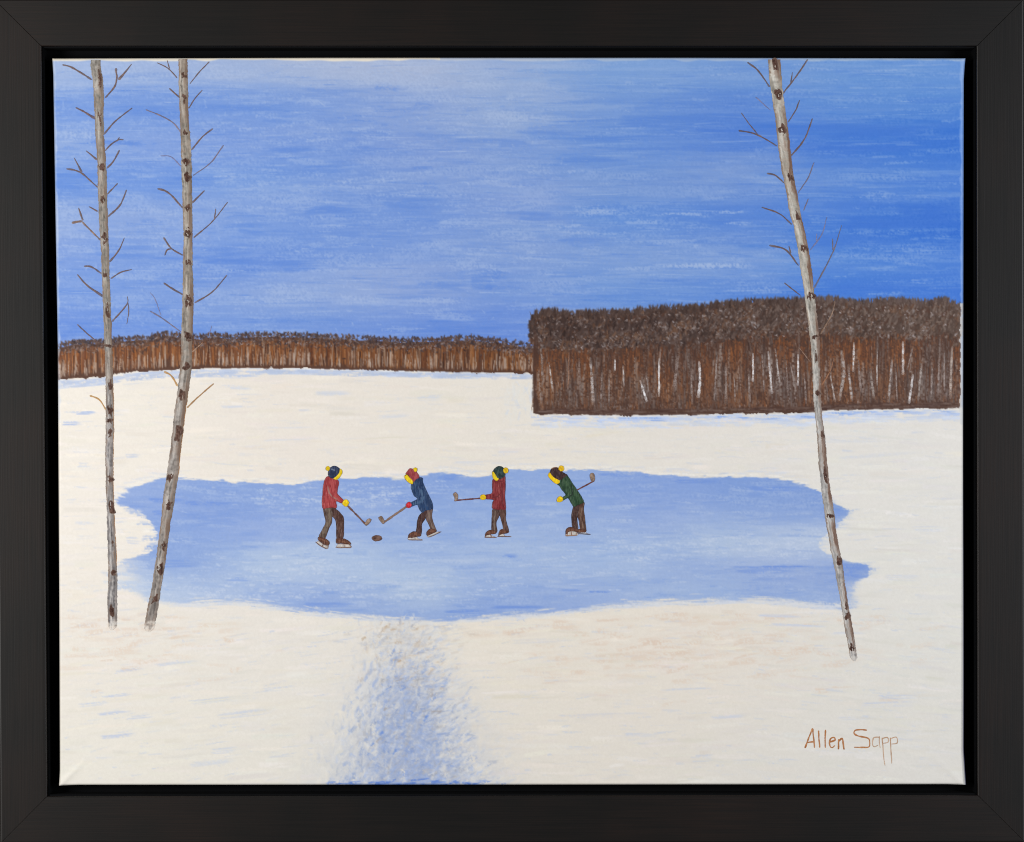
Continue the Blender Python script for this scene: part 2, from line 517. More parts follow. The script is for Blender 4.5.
for (x, y, L, w) in [(840, 126, 180, 7), (900, 133, 110, 9), (760, 132, 140, 5), (700, 150, 160, 3), (880, 148, 120, 6), (650, 140, 140, 3), (640, 122, 160, 2),
                     (900, 222, 110, 14), (850, 240, 100, 10), (935, 215, 46, 26), (860, 205, 60, 8), (890, 288, 90, 6), (260, 108, 120, 5),
                     (80, 182, 70, 7), (230, 262, 90, 8), (340, 212, 60, 9), (330, 168, 60, 4), (470, 332, 110, 9), (90, 332, 70, 8), (150, 108, 60, 6), (200, 180, 50, 6), (300, 150, 60, 5), (420, 205, 60, 7), (480, 140, 70, 5), (560, 130, 80, 6), (590, 160, 80, 5), (450, 285, 50, 5), (300, 265, 60, 6), (540, 215, 50, 6), (590, 240, 60, 6), (130, 255, 60, 6), (250, 225, 40, 6)]:
    for _ in range(5):
        dy = rng.normal(0, w * .4)
        stroke(x - L / 2 + rng.normal(0, 10), y + dy, x + L / 2 + rng.normal(0, 8), y + dy + rng.normal(0, 2), w * rng.uniform(.5, 1),
               tone(sky_at(x, y), -.42), .5, .4, .4, rng.normal(0, 1), .5, 2, .1)

# --- SNOW: laid over the lower part, edge follows the tree lines
snow_pts = [(80, 400, 234, 228, 219), (300, 420, 229, 222, 214), (480, 420, 228, 222, 213), (700, 440, 226, 221, 214), (900, 460, 225, 222, 217),
            (80, 520, 233, 227, 219), (90, 640, 229, 223, 215), (900, 560, 223, 221, 216), (250, 660, 227, 222, 215), (150, 740, 228, 224, 215),
            (560, 650, 229, 222, 211), (700, 660, 228, 220, 210), (560, 740, 225, 219, 210), (800, 740, 223, 219, 212), (930, 700, 222, 220, 214),
            (300, 760, 225, 221, 213), (930, 770, 220, 217, 212)]
snow_pts = [(x, y, r + 4, g + 3, b + 1) for (x, y, r, g, b) in snow_pts]
snow_at, snow_full = field(snow_pts, 120, 70)
wob = (vnoise(1, RWD, 1, 5 * R, 31)[0] - .5) * 2.2 + (vnoise(1, RWD, 1, 1.6 * R, 32)[0] - .5) * 1.2
xx = PX[0]
edge = np.where(xx < WOOD_L + .5, far_bot(xx), wood_bot(xx)) + wob
snow_mask = sstep(-.5, .6, PY - edge[None, :])
C[:] = C + (snow_full - C) * snow_mask[..., None]
H[:] = H + (.55 - H) * snow_mask


def groundtop(x):
    return float(far_bot(x) if x < WOOD_L else wood_bot(x))


for _ in range(3600):
    x, y = rng.uniform(48, 968), rng.uniform(366, 792)
    if y < groundtop(x) + 4 or (x > WOOD_L - 30 and y < 420): continue
    L = rng.uniform(14, 60)
    sl = rng.normal(0, .05)
    if y > 615: sl += -.06 * (1 if x < 480 else .3) + (.10 if x > 760 else 0)
    c = snow_at(x, y) + rng.normal(0, 4.2) + np.array([rng.normal(0, 1.5), 0, rng.normal(0, 2.6)])
    stroke(x - L / 2, y - sl * L / 2, x + L / 2, y + sl * L / 2, rng.uniform(2, 7), c, rng.uniform(.3, .8), rng.uniform(.2, .5), rng.uniform(.35, .8), rng.normal(0, .8), .4)
for _ in range(2600):                                  # faint blue-grey flecks
    x, y = rng.uniform(60, 955), rng.uniform(378, 780)
    if y < groundtop(x) + 8 or (x > WOOD_L - 10 and y < 424): continue
    if (x < 560 and 478 < y < 612 and x > 165): continue
    L = rng.uniform(6, 30)
    sl = rng.normal(0, .05)
    if y > 615: sl += -.13 if x < 500 else (.08 if x > 760 else -.02)
    k = rng.uniform(.15, .75) * (1.0 if y > 600 else .8)
    c = snow_at(x, y) * (1 - k) + np.array((188, 200, 224.)) * k
    stroke(x - L / 2, y - sl * L / 2, x + L / 2, y + sl * L / 2, rng.uniform(.9, 2.8), c, rng.uniform(.3, .75), rng.uniform(.4, .6), .55, rng.normal(0, .6), .5, 2, .15)
for _ in range(420):                                   # warm pinkish scumble under the pond
    x, y = (rng.normal(690, 110), rng.normal(645, 24)) if rng.random() < .75 else (rng.normal(120, 60), rng.normal(640, 18))
    if y < 612 or not 60 < x < 950 or y > 760: continue
    L = rng.uniform(10, 44)
    k = rng.uniform(.4, 1.0)
    c = snow_at(x, y) * (1 - k) + np.array((222, 201, 183.)) * k
    sl = rng.normal(-.05, .08)
    stroke(x - L / 2, y - sl * L / 2, x + L / 2, y + sl * L / 2, rng.uniform(2, 7), c, rng.uniform(.3, .7), rng.uniform(.4, .56), .6, rng.normal(0, 1), .5, 2, .2)
for (x, y, L, w, col, op) in [(87, 412, 20, 2.6, (138, 165, 222), .85), (72, 423, 20, 2.2, (145, 170, 222), .85), (84, 412, 30, 2, (190, 202, 226), .7),
                              (85, 465, 12, 2.0, (195, 206, 228), .8), (133, 455, 12, 2.4, (190, 200, 222), .8), (240, 388, 24, 3, (205, 212, 226), .8),
                              (335, 392, 40, 4, (200, 207, 222), .7), (430, 398, 26, 3, (206, 212, 224), .7), (395, 417, 34, 3, (210, 214, 224), .7),
                              (290, 440, 60, 1.6, (208, 213, 225), .6), (290, 428, 50, 1.6, (212, 215, 225), .6), (235, 407, 26, 2, (200, 208, 226), .7),
                              (120, 523, 16, 2, (190, 202, 228), .8), (135, 540, 16, 2, (188, 200, 226), .8), (85, 523, 20, 2.4, (205, 212, 228), .7),
                              (600, 452, 60, 2, (212, 215, 224), .6), (470, 462, 40, 2.4, (208, 213, 224), .6), (510, 452, 26, 2, (214, 216, 222), .6),
                              (180, 664, 46, 1.6, (190, 202, 226), .7), (130, 670, 34, 1.6, (185, 198, 226), .75), (120, 696, 30, 1.4, (180, 194, 226), .75),
                              (95, 704, 34, 1.6, (182, 196, 226), .7), (115, 713, 34, 1.8, (175, 190, 224), .8), (140, 716, 26, 1.6, (180, 194, 224), .8),
                              (120, 735, 40, 1.8, (172, 188, 224), .8), (215, 700, 50, 1.4, (185, 198, 226), .7), (245, 713, 60, 1.4, (185, 198, 226), .7),
                              (280, 689, 36, 1.4, (188, 200, 226), .7), (215, 763, 50, 3, (196, 206, 226), .6), (225, 750, 30, 2.4, (192, 203, 226), .7),
                              (690, 690, 60, 2, (200, 206, 220), .7), (730, 716, 40, 3, (202, 208, 222), .7), (640, 735, 40, 2.4, (204, 208, 220), .6),
                              (890, 704, 60, 2.4, (194, 203, 224), .7), (900, 697, 44, 2, (192, 202, 224), .7), (860, 718, 40, 2, (203, 209, 222), .6),
                              (800, 626, 60, 2.4, (196, 206, 228), .7), (780, 617, 50, 2.4, (196, 205, 226), .7), (850, 634, 40, 2, (200, 208, 226), .6),
                              (930, 530, 34, 1.6, (196, 205, 226), .6), (905, 578, 40, 2.2, (200, 208, 226), .6), (880, 455, 90, 3, (208, 212, 222), .6),
                              (860, 440, 80, 3, (212, 215, 222), .5), (540, 640, 60, 2, (206, 206, 212), .6), (600, 715, 60, 2, (205, 206, 214), .6)]:
    sl = -.10 if (y > 655 and x < 500) else rng.normal(0, .03)
    col = np.array(col) + (np.array((226, 224, 222)) - np.array(col)) * .22
    op *= .72
    for _ in range(4):
        j = rng.normal(0, 1.3)
        stroke(x - L / 2 + rng.normal(0, 2), y - sl * L / 2 + j, x + L / 2 + rng.normal(0, 2), y + sl * L / 2 + j, w * rng.uniform(.6, 1), col, op, .38, .6, rng.normal(0, .5), .4)
# blue shadow of the woods on the snow
for _ in range(760):
    x = rng.uniform(58, 960)
    if x < WOOD_L - 2:
        b = far_bot(x); y = b + rng.uniform(1.5, 7.5) * (1.15 if x < 250 else .8); col = np.array((186, 198, 222.))
    elif x > WOOD_L + 4:
        b = wood_bot(x); y = b + rng.uniform(1.8, 13); col = np.array((186, 202, 234.)) if y < b + 7 else np.array((206, 214, 230.))
    else: continue
    L = rng.uniform(8, 30)
    sl = float(far_bot(x + 8) - far_bot(x - 8)) / 16 if x < WOOD_L else 0
    stroke(x - L / 2, y - sl * L / 2, x + L / 2, y + sl * L / 2, rng.uniform(1.6, 4.0), col + rng.normal(0, 6), rng.uniform(.4, .85), rng.uniform(.3, .5), .5, rng.normal(0, .4), .4)
for _ in range(34):                                    # strong blue bits just under the wood
    x = rng.choice([rng.uniform(600, 820), rng.uniform(825, 955)])
    y = wood_bot(x) + rng.uniform(2, 6); L = rng.uniform(6, 22)
    stroke(x - L / 2, y, x + L / 2, y + rng.normal(0, .5), rng.uniform(1, 2), (132, 166, 228), .7, .42, .5, 0, .4)
for _ in range(60):                                    # snow lit edge left of the wood
    x = rng.uniform(505, 534); y = rng.uniform(378, 412)
    stroke(x, y, x + rng.normal(0, 3), y + rng.uniform(6, 18), rng.uniform(2, 4), (228, 226, 220) if rng.random() < .7 else (206, 213, 226), .5, .4, .6)

# --- POND
pond = [(121, 497), (128, 489), (140, 485), (158, 479), (178, 478), (200, 480), (240, 482), (275, 483), (300, 484), (330, 479), (370, 478), (388, 477),
        (400, 479), (420, 475), (437, 472), (452, 473), (466, 476), (480, 477), (492, 474), (508, 470), (530, 470), (548, 469), (580, 470), (612, 470),
        (628, 472), (660, 475), (700, 478), (722, 477), (742, 477), (775, 478), (795, 483), (812, 488), (824, 496), (836, 504), (846, 510), (849, 515),
        (842, 520), (838, 524), (836, 528), (828, 534), (821, 538), (818, 545), (824, 552), (835, 557), (850, 562), (866, 565), (870, 571), (866, 578),
        (856, 582), (852, 592), (856, 602), (846, 610), (826, 605), (780, 601), (740, 600), (700, 601), (660, 602), (620, 604), (580, 609), (540, 614),
        (500, 616), (470, 619), (440, 621), (410, 621), (380, 619), (340, 614), (300, 610), (270, 605), (240, 602), (215, 602), (190, 603), (170, 603),
        (150, 599), (136, 594), (125, 587), (119, 578), (117, 568), (124, 561), (138, 557), (150, 553), (156, 547), (158, 538), (155, 529), (148, 519),
        (140, 511), (129, 506), (120, 506), (117, 502)]


def smooth_closed(pts, n=5):
    p = np.array(pts, float); out = []
    N = len(p)
    for i in range(N):
        a, b, c, d = p[i - 1], p[i], p[(i + 1) % N], p[(i + 2) % N]
        for k in range(n):
            t = k / n
            out.append(.5 * ((2 * b) + (c - a) * t + (2 * a - 5 * b + 4 * c - d) * t * t + (3 * b - a - 3 * c + d) * t ** 3))
    return np.array(out)


def poly_sd(poly, gx, gy):
    """signed distance (positive inside) and closest boundary point, for flat arrays"""
    best = np.full(gx.shape, 1e9); cx = np.zeros_like(best); cy = np.zeros_like(best)
    inside = np.zeros(gx.shape, bool)
    n = len(poly)
    for i in range(n):
        ax, ay = poly[i - 1]; bx, by = poly[i]
        dx, dy = bx - ax, by - ay
        l2 = dx * dx + dy * dy + 1e-12
        t = np.clip(((gx - ax) * dx + (gy - ay) * dy) / l2, 0, 1)
        qx, qy = ax + t * dx, ay + t * dy
        d2 = (gx - qx) ** 2 + (gy - qy) ** 2
        m = d2 < best
        best = np.where(m, d2, best); cx = np.where(m, qx, cx); cy = np.where(m, qy, cy)
        if ay != by:
            cr = ((ay > gy) != (by > gy)) & (gx < (bx - ax) * (gy - ay) / (by - ay) + ax)
            inside ^= cr
    d = np.sqrt(best)
    return np.where(inside, d, -d), cx, cy


# signed distance at 1/3 resolution is enough for the soft painted shore
step = 3
gx, gy = np.meshgrid(PX[0][::step], PY[:, 0][::step])
sel = (gy > 455) & (gy < 635)
sd_s = np.full(gx.shape, -60.0)
sd_s[sel] = poly_sd(smooth_closed(pond, 2), gx[sel], gy[sel])[0]
yi = np.clip((np.arange(RHT)) / step, 0, sd_s.shape[0] - 1.001); xi = np.clip((np.arange(RWD)) / step, 0, sd_s.shape[1] - 1.001)
i0, j0 = yi.astype(int), xi.astype(int)
ty, tx = (yi - i0)[:, None], (xi - j0)[None, :]
SD = (sd_s[i0][:, j0] * (1 - ty) * (1 - tx) + sd_s[i0 + 1][:, j0] * ty * (1 - tx) + sd_s[i0][:, j0 + 1] * (1 - ty) * tx + sd_s[i0 + 1][:, j0 + 1] * ty * tx).astype(np.float32)
SD += (fbm(RHT, RWD, 2.4 * R, 11 * R, 41, 4) - .5) * 6
pond_pts = [(150, 490, 138, 166, 226), (220, 490, 128, 160, 225), (220, 505, 124, 156, 224), (300, 490, 132, 163, 226), (400, 490, 128, 160, 226), (480, 485, 130, 162, 226),
            (560, 480, 138, 168, 228), (650, 490, 128, 160, 226), (760, 495, 122, 156, 224), (820, 505, 120, 154, 222),
            (180, 540, 128, 160, 225), (250, 530, 140, 168, 228), (350, 520, 144, 172, 228), (450, 520, 140, 170, 228), (560, 520, 146, 174, 229), (680, 520, 142, 170, 228), (780, 520, 138, 167, 226),
            (200, 565, 130, 161, 224), (255, 565, 170, 193, 232), (290, 572, 178, 198, 233), (340, 560, 166, 190, 232), (430, 550, 152, 179, 230), (520, 555, 160, 185, 231), (620, 560, 158, 184, 231),
            (720, 540, 172, 194, 231), (790, 545, 176, 196, 231), (850, 570, 128, 158, 222), (790, 568, 138, 165, 225), (700, 572, 146, 173, 228),
            (170, 590, 176, 196, 232), (230, 590, 160, 184, 230), (300, 595, 138, 167, 227), (380, 610, 142, 170, 226), (420, 585, 172, 194, 231), (500, 608, 132, 163, 226), (500, 580, 150, 177, 229),
            (600, 590, 152, 178, 229), (700, 590, 156, 182, 230), (800, 592, 148, 175, 228), (560, 605, 140, 168, 227)]
pond_pts = [(x, y, r + 6, g + 2, b * .962) for (x, y, r, g, b) in pond_pts] + [(805, 538, 190, 203, 224), (800, 552, 186, 200, 224)]
pond_at, pond_full = field(pond_pts, 44, 17)
lw = .8 + 2.6 * sstep(575, 600, np.broadcast_to(PY, SD.shape)) + 2.0 * sstep(835, 850, np.broadcast_to(PX, SD.shape)) * sstep(575, 590, np.broadcast_to(PY, SD.shape))
pm = sstep(-1, 1, SD / lw) * .97
leftsoft = 1 - .75 * sstep(150, 122, np.broadcast_to(PX, SD.shape)) * sstep(545, 570, np.broadcast_to(PY, SD.shape))
pm = pm * leftsoft
rightsoft = 1 - .55 * sstep(838, 852, np.broadcast_to(PX, SD.shape)) * sstep(576, 590, np.broadcast_to(PY, SD.shape))
pm = pm * rightsoft
C += (pond_full - C) * pm[..., None]
H += (.4 - H) * pm


def sd_at(x, y):
    i = min(max(int((y - Y0) * R), 0), RHT - 1); j = min(max(int((x - X0) * R), 0), RWD - 1)
    return SD[i, j]


ICE_L = np.array((194, 206, 226.)); ICE_D = np.array((106, 142, 212.))
for _ in range(6500):
    x, y = rng.uniform(115, 872), rng.uniform(468, 622)
    s = sd_at(x, y)
    if s < 1.5: continue
    big = rng.random() < .4
    L = rng.uniform(20, 70) if big else rng.uniform(5, 26)
    L = min(L, s * 9)
    w = min(rng.uniform(2, 6) if big else rng.uniform(.9, 2.6), s * 1.3)
    k = rng.normal(0.02, .2 if big else .3)
    c = pond_at(x, y)
    c = c + (ICE_L - c) * k if k > 0 else c + (ICE_D - c) * -k
    sl = rng.normal(0, .04)
    if x > 118 and x < 160 and y > 560: c = c + (np.array((222, 224, 226.)) - c) * .5
    stroke(x - L / 2, y - sl * L / 2, x + L / 2, y + sl * L / 2, w, c, rng.uniform(.3, .7), rng.uniform(.3, .58), rng.uniform(.3, .8), rng.normal(0, .5), .4, 2, .15)
for _ in range(700):                                  # broad pale mottling
    x, y = rng.uniform(130, 850), 622 - rng.random() ** .8 * 140
    s = sd_at(x, y)
    if s < 4: continue
    L = min(rng.uniform(14, 60), s * 7)
    c = pond_at(x, y); k = rng.normal(.10, .30); k = min(max(k, -.5), .8)
    c = c + (ICE_L - c) * k if k > 0 else c + (ICE_D - c) * -k
    sl = rng.normal(0, .05)
    stroke(x - L / 2, y - sl * L / 2, x + L / 2, y + sl * L / 2, min(rng.uniform(3, 9), s), c, rng.uniform(.25, .6), rng.uniform(.38, .58), .6, rng.normal(0, 1), .3, 2.4, .12)
for _ in range(900):                                  # white rubbed patches on the ice
    cx_, cy_, sx_, sy_ = [(285, 570, 40, 10), (720, 545, 70, 7), (800, 548, 30, 8), (420, 590, 50, 8), (230, 595, 60, 6), (620, 560, 60, 14), (350, 490, 60, 8), (330, 500, 50, 6)][rng.integers(8)]
    x, y = rng.normal(cx_, sx_), rng.normal(cy_, sy_)
    if sd_at(x, y) < 3: continue
    L = rng.uniform(5, 22)
    stroke(x - L / 2, y, x + L / 2, y + rng.normal(0, 1), rng.uniform(1, 4), (198, 209, 228), rng.uniform(.2, .5), rng.uniform(.4, .58), .8, rng.normal(0, .5), .4, 1.6, .14)
for (x, y, L, w, k) in [(512, 557, 16, 3, .7), (600, 592, 24, 2.6, .7), (575, 590, 30, 2, .45), (770, 571, 70, 6, .55), (850, 571, 34, 10, .6), (790, 566, 60, 3, .6),
                        (215, 503, 60, 4, .55), (170, 500, 40, 5, .5), (520, 607, 60, 4, .5), (470, 612, 50, 3, .55), (330, 605, 60, 5, .4), (240, 580, 20, 3, .4),
                        (160, 515, 20, 6, .5), (180, 565, 40, 5, .4), (780, 488, 60, 5, .45), (700, 481, 60, 3, .45), (835, 512, 24, 6, .5), (412, 551, 30, 2, .3), (845, 608, 24, 2, .9), (560, 472, 40, 2, .5),
                        (450, 476, 20, 5, .5), (620, 475, 40, 3, .4)]:
    for _ in range(4):
        dy = rng.normal(0, w * .3)
        if sd_at(x, y + dy) < 1 and k < .85: continue
        c = pond_at(x, y); c = c + (np.array((92, 132, 216.)) - c) * k
        stroke(x - L / 2 + rng.normal(0, 3), y + dy, x + L / 2 + rng.normal(0, 3), y + dy + rng.normal(0, .6), w * rng.uniform(.4, .8), c, .6, .42, .4, rng.normal(0, .5), .4)
for _ in range(2600):                                 # dry strokes feathering the shore
    x, y = rng.uniform(112, 876), rng.uniform(466, 624)
    sdv = sd_at(x, y)
    if not -3.2 < sdv < 3.5: continue
    k = min(max(.5 + sdv * .16 + rng.normal(0, .2), 0), 1)
    c = snow_at(x, y) * (1 - k) + pond_at(x, y) * k
    L = rng.uniform(4, 18)
    stroke(x - L / 2, y, x + L / 2, y + rng.normal(0, .6), rng.uniform(1, 2.8), c, rng.uniform(.25, .6), rng.uniform(.38, .55), .6, rng.normal(0, .4), .4, 1.8, .15)
for _ in range(150):                                  # white touches along the upper shore
    x = rng.uniform(120, 830)
    yb = float(np.interp(x, [p[0] for p in pond[:33]], [p[1] for p in pond[:33]]))
    L = rng.uniform(4, 16); y = yb - rng.uniform(1.0, 3.2)
    stroke(x - L / 2, y, x + L / 2, y + rng.normal(0, .8), rng.uniform(1, 2.4), (238, 234, 226), .75, .35, .9)
    if rng.random() < .4:
        stroke(x - L, y - rng.uniform(1, 5), x + L, y - rng.uniform(1, 5), rng.uniform(1.5, 3), (206, 213, 228), .4, .5, .5)
for _ in range(420):                                  # streaks dragged across the lower shore
    x = rng.uniform(150, 850)
    yb = float(np.interp(x, [p[0] for p in pond[52:72]][::-1], [p[1] for p in pond[52:72]][::-1]))
    L = rng.uniform(8, 34); y = yb + rng.normal(0, 2.4)
    sl = (float(np.interp(x + 10, [p[0] for p in pond[52:72]][::-1], [p[1] for p in pond[52:72]][::-1])) - yb) / 10
    c = pond_at(x, yb - 4) if rng.random() < .5 else snow_at(x, yb + 5)
    stroke(x - L / 2, y - sl * L / 2, x + L / 2, y + sl * L / 2, rng.uniform(1, 2.6), c, rng.uniform(.3, .7), .42, .6, rng.normal(0, .5), .5)
for _ in range(190):                                  # and the soft lower shore
    x = rng.uniform(150, 850)
    yb = float(np.interp(x, [p[0] for p in pond[52:72]][::-1], [p[1] for p in pond[52:72]][::-1]))
    L = rng.uniform(10, 40)
    stroke(x - L / 2, yb + rng.normal(2.2, 1.2), x + L / 2, yb + rng.normal(2.2, 1.2), rng.uniform(1.4, 3.5), (222, 222, 222) if rng.random() < .5 else (208, 214, 226), .55, .45, .6)

# --- PATH of trodden snow
vv = np.clip((PY - 622) / 166, 0, 1)
uu = (PX - 402 - 9 * vv) / (36 + 58 * vv)
pw = np.exp(-(uu / .74) ** 2) * (PY > 620) * sstep(618, 640, PY) * (.35 + .65 * sstep(650, 740, PY))
pn = fbm(RHT, RWD, 9 * R, 7 * R, 51, 4)
pw = pw * np.clip((pn - .22) * 3.2, 0, 1) * .85
pcol = np.where((PY < 668)[..., None], np.array((200, 197, 196), np.float32), np.array((160, 175, 208), np.float32))
C += (pcol - C) * pw[..., None].astype(np.float32)
for _ in range(6400):
    v = rng.random() ** .75
    y = 622 + v * 166
    hw = 36 + 58 * v
    u = rng.normal(0, .55)
    x = 402 + 8 * v + u * hw
    core = math.exp(-(u / .66) ** 2)
    bl = core * min(1, max(0, (y - 640) / 75)) * (.72 if y < 760 else .92)
    r = rng.random()
    if r < .36 * bl + .03 * core * (y > 640):
        c = np.array((140, 163, 211.)) + rng.normal(0, 13)
    elif r < .68 * bl + .08:
        c = np.array((168, 183, 214.)) + rng.normal(0, 11)
    elif r < .84 * bl + .22 * core:
        c = np.array((176, 176, 182.)) + rng.normal(0, 10)
    elif r < .10 + .84 * bl + .22 * core and y < 690:
        c = np.array((206, 186, 164.)) + rng.normal(0, 9)
    else:
        c = np.array((218, 217, 215.)) + rng.normal(0, 5)
    a = math.radians(rng.normal(-50 if u > -.2 else -62, 26)) if rng.random() < .75 else rng.normal(0, .3)
    if u > .35: a = math.radians(rng.normal(-28, 18))
    if u < -.5: a = math.radians(rng.normal(-75, 25))
    L = rng.uniform(4, 15)
    edgef = math.exp(-max(0, abs(u) - .75) * 3)
    stroke(x, y, x + L * math.cos(a), y + L * math.sin(a), rng.uniform(1.2, 4.8), c, rng.uniform(.25, .6) * edgef, rng.uniform(.3, .55), rng.uniform(.4, 1.1), rng.normal(0, .4), .4, 2, .15)
C += (pcol - C) * (np.exp(-(uu / .5) ** 2) * (PY > 640) * sstep(640, 700, PY) * np.clip((pn - .3) * 3, 0, 1) * .30)[..., None].astype(np.float32)
for _ in range(130):                                   # strong blue along the bottom edge
    x = rng.uniform(328, 492) if rng.random() < .5 else 408 + rng.normal(0, 34); y = 785.2 - abs(rng.normal(0, 2.2)); L = rng.uniform(4, 16)
    stroke(x - L / 2, y + .4, x + L / 2, y - rng.uniform(0, 1.5), rng.uniform(1, 2.6), (86, 124, 206) if rng.random() < .55 else (150, 172, 218), .75, .4, .6)
for (x, y, w) in [(424, 718, 5), (402, 688, 4), (380, 735, 5), (388, 690, 3), (445, 742, 4), (371, 745, 4), (395, 752, 5), (410, 715, 3), (365, 755, 4)]:
    for _ in range(3):
        stroke(x + rng.normal(0, 2), y + rng.normal(0, 2), x + rng.normal(4, 1.5), y - rng.uniform(1, 5), w * .6, (96, 134, 210), .4, .4, .6)
for (x, y) in [(396, 644), (397, 661), (390, 629), (412, 629), (360, 640), (398, 680), (383, 709), (378, 740), (430, 695), (436, 712), (384, 627)]:
    for _ in range(4):
        stroke(x + rng.normal(0, 3), y + rng.normal(0, 1.5), x + rng.normal(5, 2), y - rng.uniform(0, 4), 2, (188, 164, 138) if y < 670 else (168, 160, 156), .5, .4, .6)
for _ in range(120):
    x, y = rng.normal(402, 34), rng.normal(636, 9)
    if y < 624: continue
    L = rng.uniform(6, 16)
    stroke(x, y, x + L, y + rng.normal(-1, 1.5), rng.uniform(1.5, 3.5), (208, 198, 186) if rng.random() < .5 else (196, 200, 208), .4, .45, .6)

# --- FAR TREE LINE
m = (PX < WOOD_L + 1) & (PY > far_top(PX[0])[None, :] + 2.5) & (PY < edge[None, :] + .3)
C[m] = (86, 56, 42)
for _ in range(2600):                                  # rust coloured stems
    x = rng.uniform(52, 534)
    t, b = far_top(x), far_bot(x)
    y0 = t + rng.uniform(4, 14); y1 = min(b - rng.uniform(-.3, 3), y0 + rng.uniform(8, 26))
    r = rng.random()
    f = np.clip((x - 58) / 470, 0, 1)
    if r < .34: c = np.array((150, 92, 50.))
    elif r < .62: c = np.array((116, 66, 38.))
    elif r < .82: c = np.array((82, 50, 36.))
    elif r < .92: c = np.array((168, 142, 124.))
    else: c = np.array((176, 112, 60.))
    c = c * (.98 - .16 * f) + rng.normal(0, 9)
    stroke(x, y0, x + rng.normal(0, .9), y1, rng.uniform(.9, 2.0), c, rng.uniform(.6, .95), .22, rng.uniform(.4, .9), 0, .15)
for _ in range(300):
    x = rng.uniform(54, 533); b = far_bot(x)
    y1 = b - rng.uniform(.5, 3)
    stroke(x, y1 - rng.uniform(8, 18), x + rng.normal(0, .7), y1, rng.uniform(.8, 1.5), (182, 164, 152), rng.uniform(.35, .8), .3, .9, 0, .2)
for _ in range(2300):                                  # dark crowns
    x = rng.uniform(52, 534); t = far_top(x)
    y = t + abs(rng.normal(0, 6.5)) - 1 if x > 130 else t + abs(rng.normal(0, 4)) - .5
    c = [np.array((62, 44, 42.)), np.array((84, 62, 56.)), np.array((100, 70, 52.)), np.array((58, 50, 56.))][rng.integers(4)] + rng.normal(0, 7)
    L = rng.uniform(1.5, 4.5); a = math.radians(rng.normal(-70, 35))
    stroke(x, y, x + L * math.cos(a), y + L * math.sin(a), rng.uniform(1, 2.4), c, .85, .2, .8, 0, .3)
for _ in range(620):
    x = rng.uniform(54, 533); t = far_top(x)
    y = t + rng.uniform(2, 11); L = rng.uniform(1.5, 4)
    a = math.radians(rng.normal(-40, 40))
    stroke(x, y, x + L * math.cos(a), y + L * math.sin(a), rng.uniform(.8, 1.6), np.array((138, 128, 132.)) + rng.normal(0, 14), rng.uniform(.3, .75), .3, 1, 0, .3)
for _ in range(200):
    x = rng.uniform(56, 534); b = far_bot(x); L = rng.uniform(5, 14)
    stroke(x - L / 2, far_bot(x - L / 2) - .6, x + L / 2, far_bot(x + L / 2) - .6, rng.uniform(.9, 1.8), (88, 56, 42), .6, .3, .4)

# --- NEAR WOOD
m = ((PX > WOOD_L - 3) & (PX < WOOD_R) & (PY > wood_top(PX[0])[None, :] + 4.2) & (PY < edge[None, :] + .3) & ((PX > WOOD_L) | (PY < 345)))
C[m] = (80, 53, 41)
wcl = fbm(RHT, RWD, 34 * R, 15 * R, 57, 3)
for _ in range(8200):
    x = rng.uniform(WOOD_L, WOOD_R)
    t, b = wood_top(x), wood_bot(x)
    y0 = rng.uniform(t + 34, b - 8); y1 = min(b - rng.uniform(-.3, 1.5), y0 + rng.uniform(8, 40))
    f = (y0 + y1) / 2
    lowgrey = np.clip((f - (t + 58)) / 34, 0, 1)
    q = (wcl[min(int((f - Y0) * R), RHT - 1), min(int((x - X0) * R), RWD - 1)] - .5) * 2
    r = min(max(rng.random() + q * .8, 0), .999)
    if r < .18: c = np.array((146, 88, 48.))
    elif r < .44: c = np.array((124, 73, 43.))
    elif r < .66: c = np.array((94, 57, 40.))
    elif r < .84: c = np.array((66, 44, 37.))
    else: c = np.array((116, 100, 94.))
    c = c * .93
    c = c + (np.array((98, 84, 80.)) - c) * .36 * lowgrey * (rng.random() < .75) + rng.normal(0, 7)
    stroke(x, y0, x + rng.normal(0, 1.4), y1 - rng.uniform(0, .5) * (y1 - y0), rng.uniform(.8, 2.0), c, rng.uniform(.35, .85), rng.uniform(.3, .52), rng.uniform(.4, .9), 0, .3, 2, .2)
for _ in range(140):                                   # dusty pale stems, dragged dry
    x = rng.uniform(WOOD_L + 4, WOOD_R - 2); t, b = wood_top(x), wood_bot(x)
    y0 = rng.uniform(t + 42, b - 34); y1 = min(b - 5, y0 + rng.uniform(18, 52)); dx = rng.normal(0, 1.6)
    stroke(x, y0, x + dx, y1, rng.uniform(1.2, 3.6), np.array((140, 126, 119.)) + rng.normal(0, 14), rng.uniform(.3, .75), rng.uniform(.42, .58), .9, rng.normal(0, .5), .3, 1.8, .2)
for _ in range(900):                                   # grey speckle at the foot
    x = rng.uniform(WOOD_L + 2, WOOD_R); b = wood_bot(x)
    y = b - abs(rng.normal(0, 24)) - 4
    L = rng.uniform(1, 7)
    stroke(x, y, x + rng.normal(0, .8), y + L, rng.uniform(.8, 1.6), np.array((140, 126, 122.)) + rng.normal(0, 14), rng.uniform(.2, .6), .45, .9, 0, .2, 2, .25)
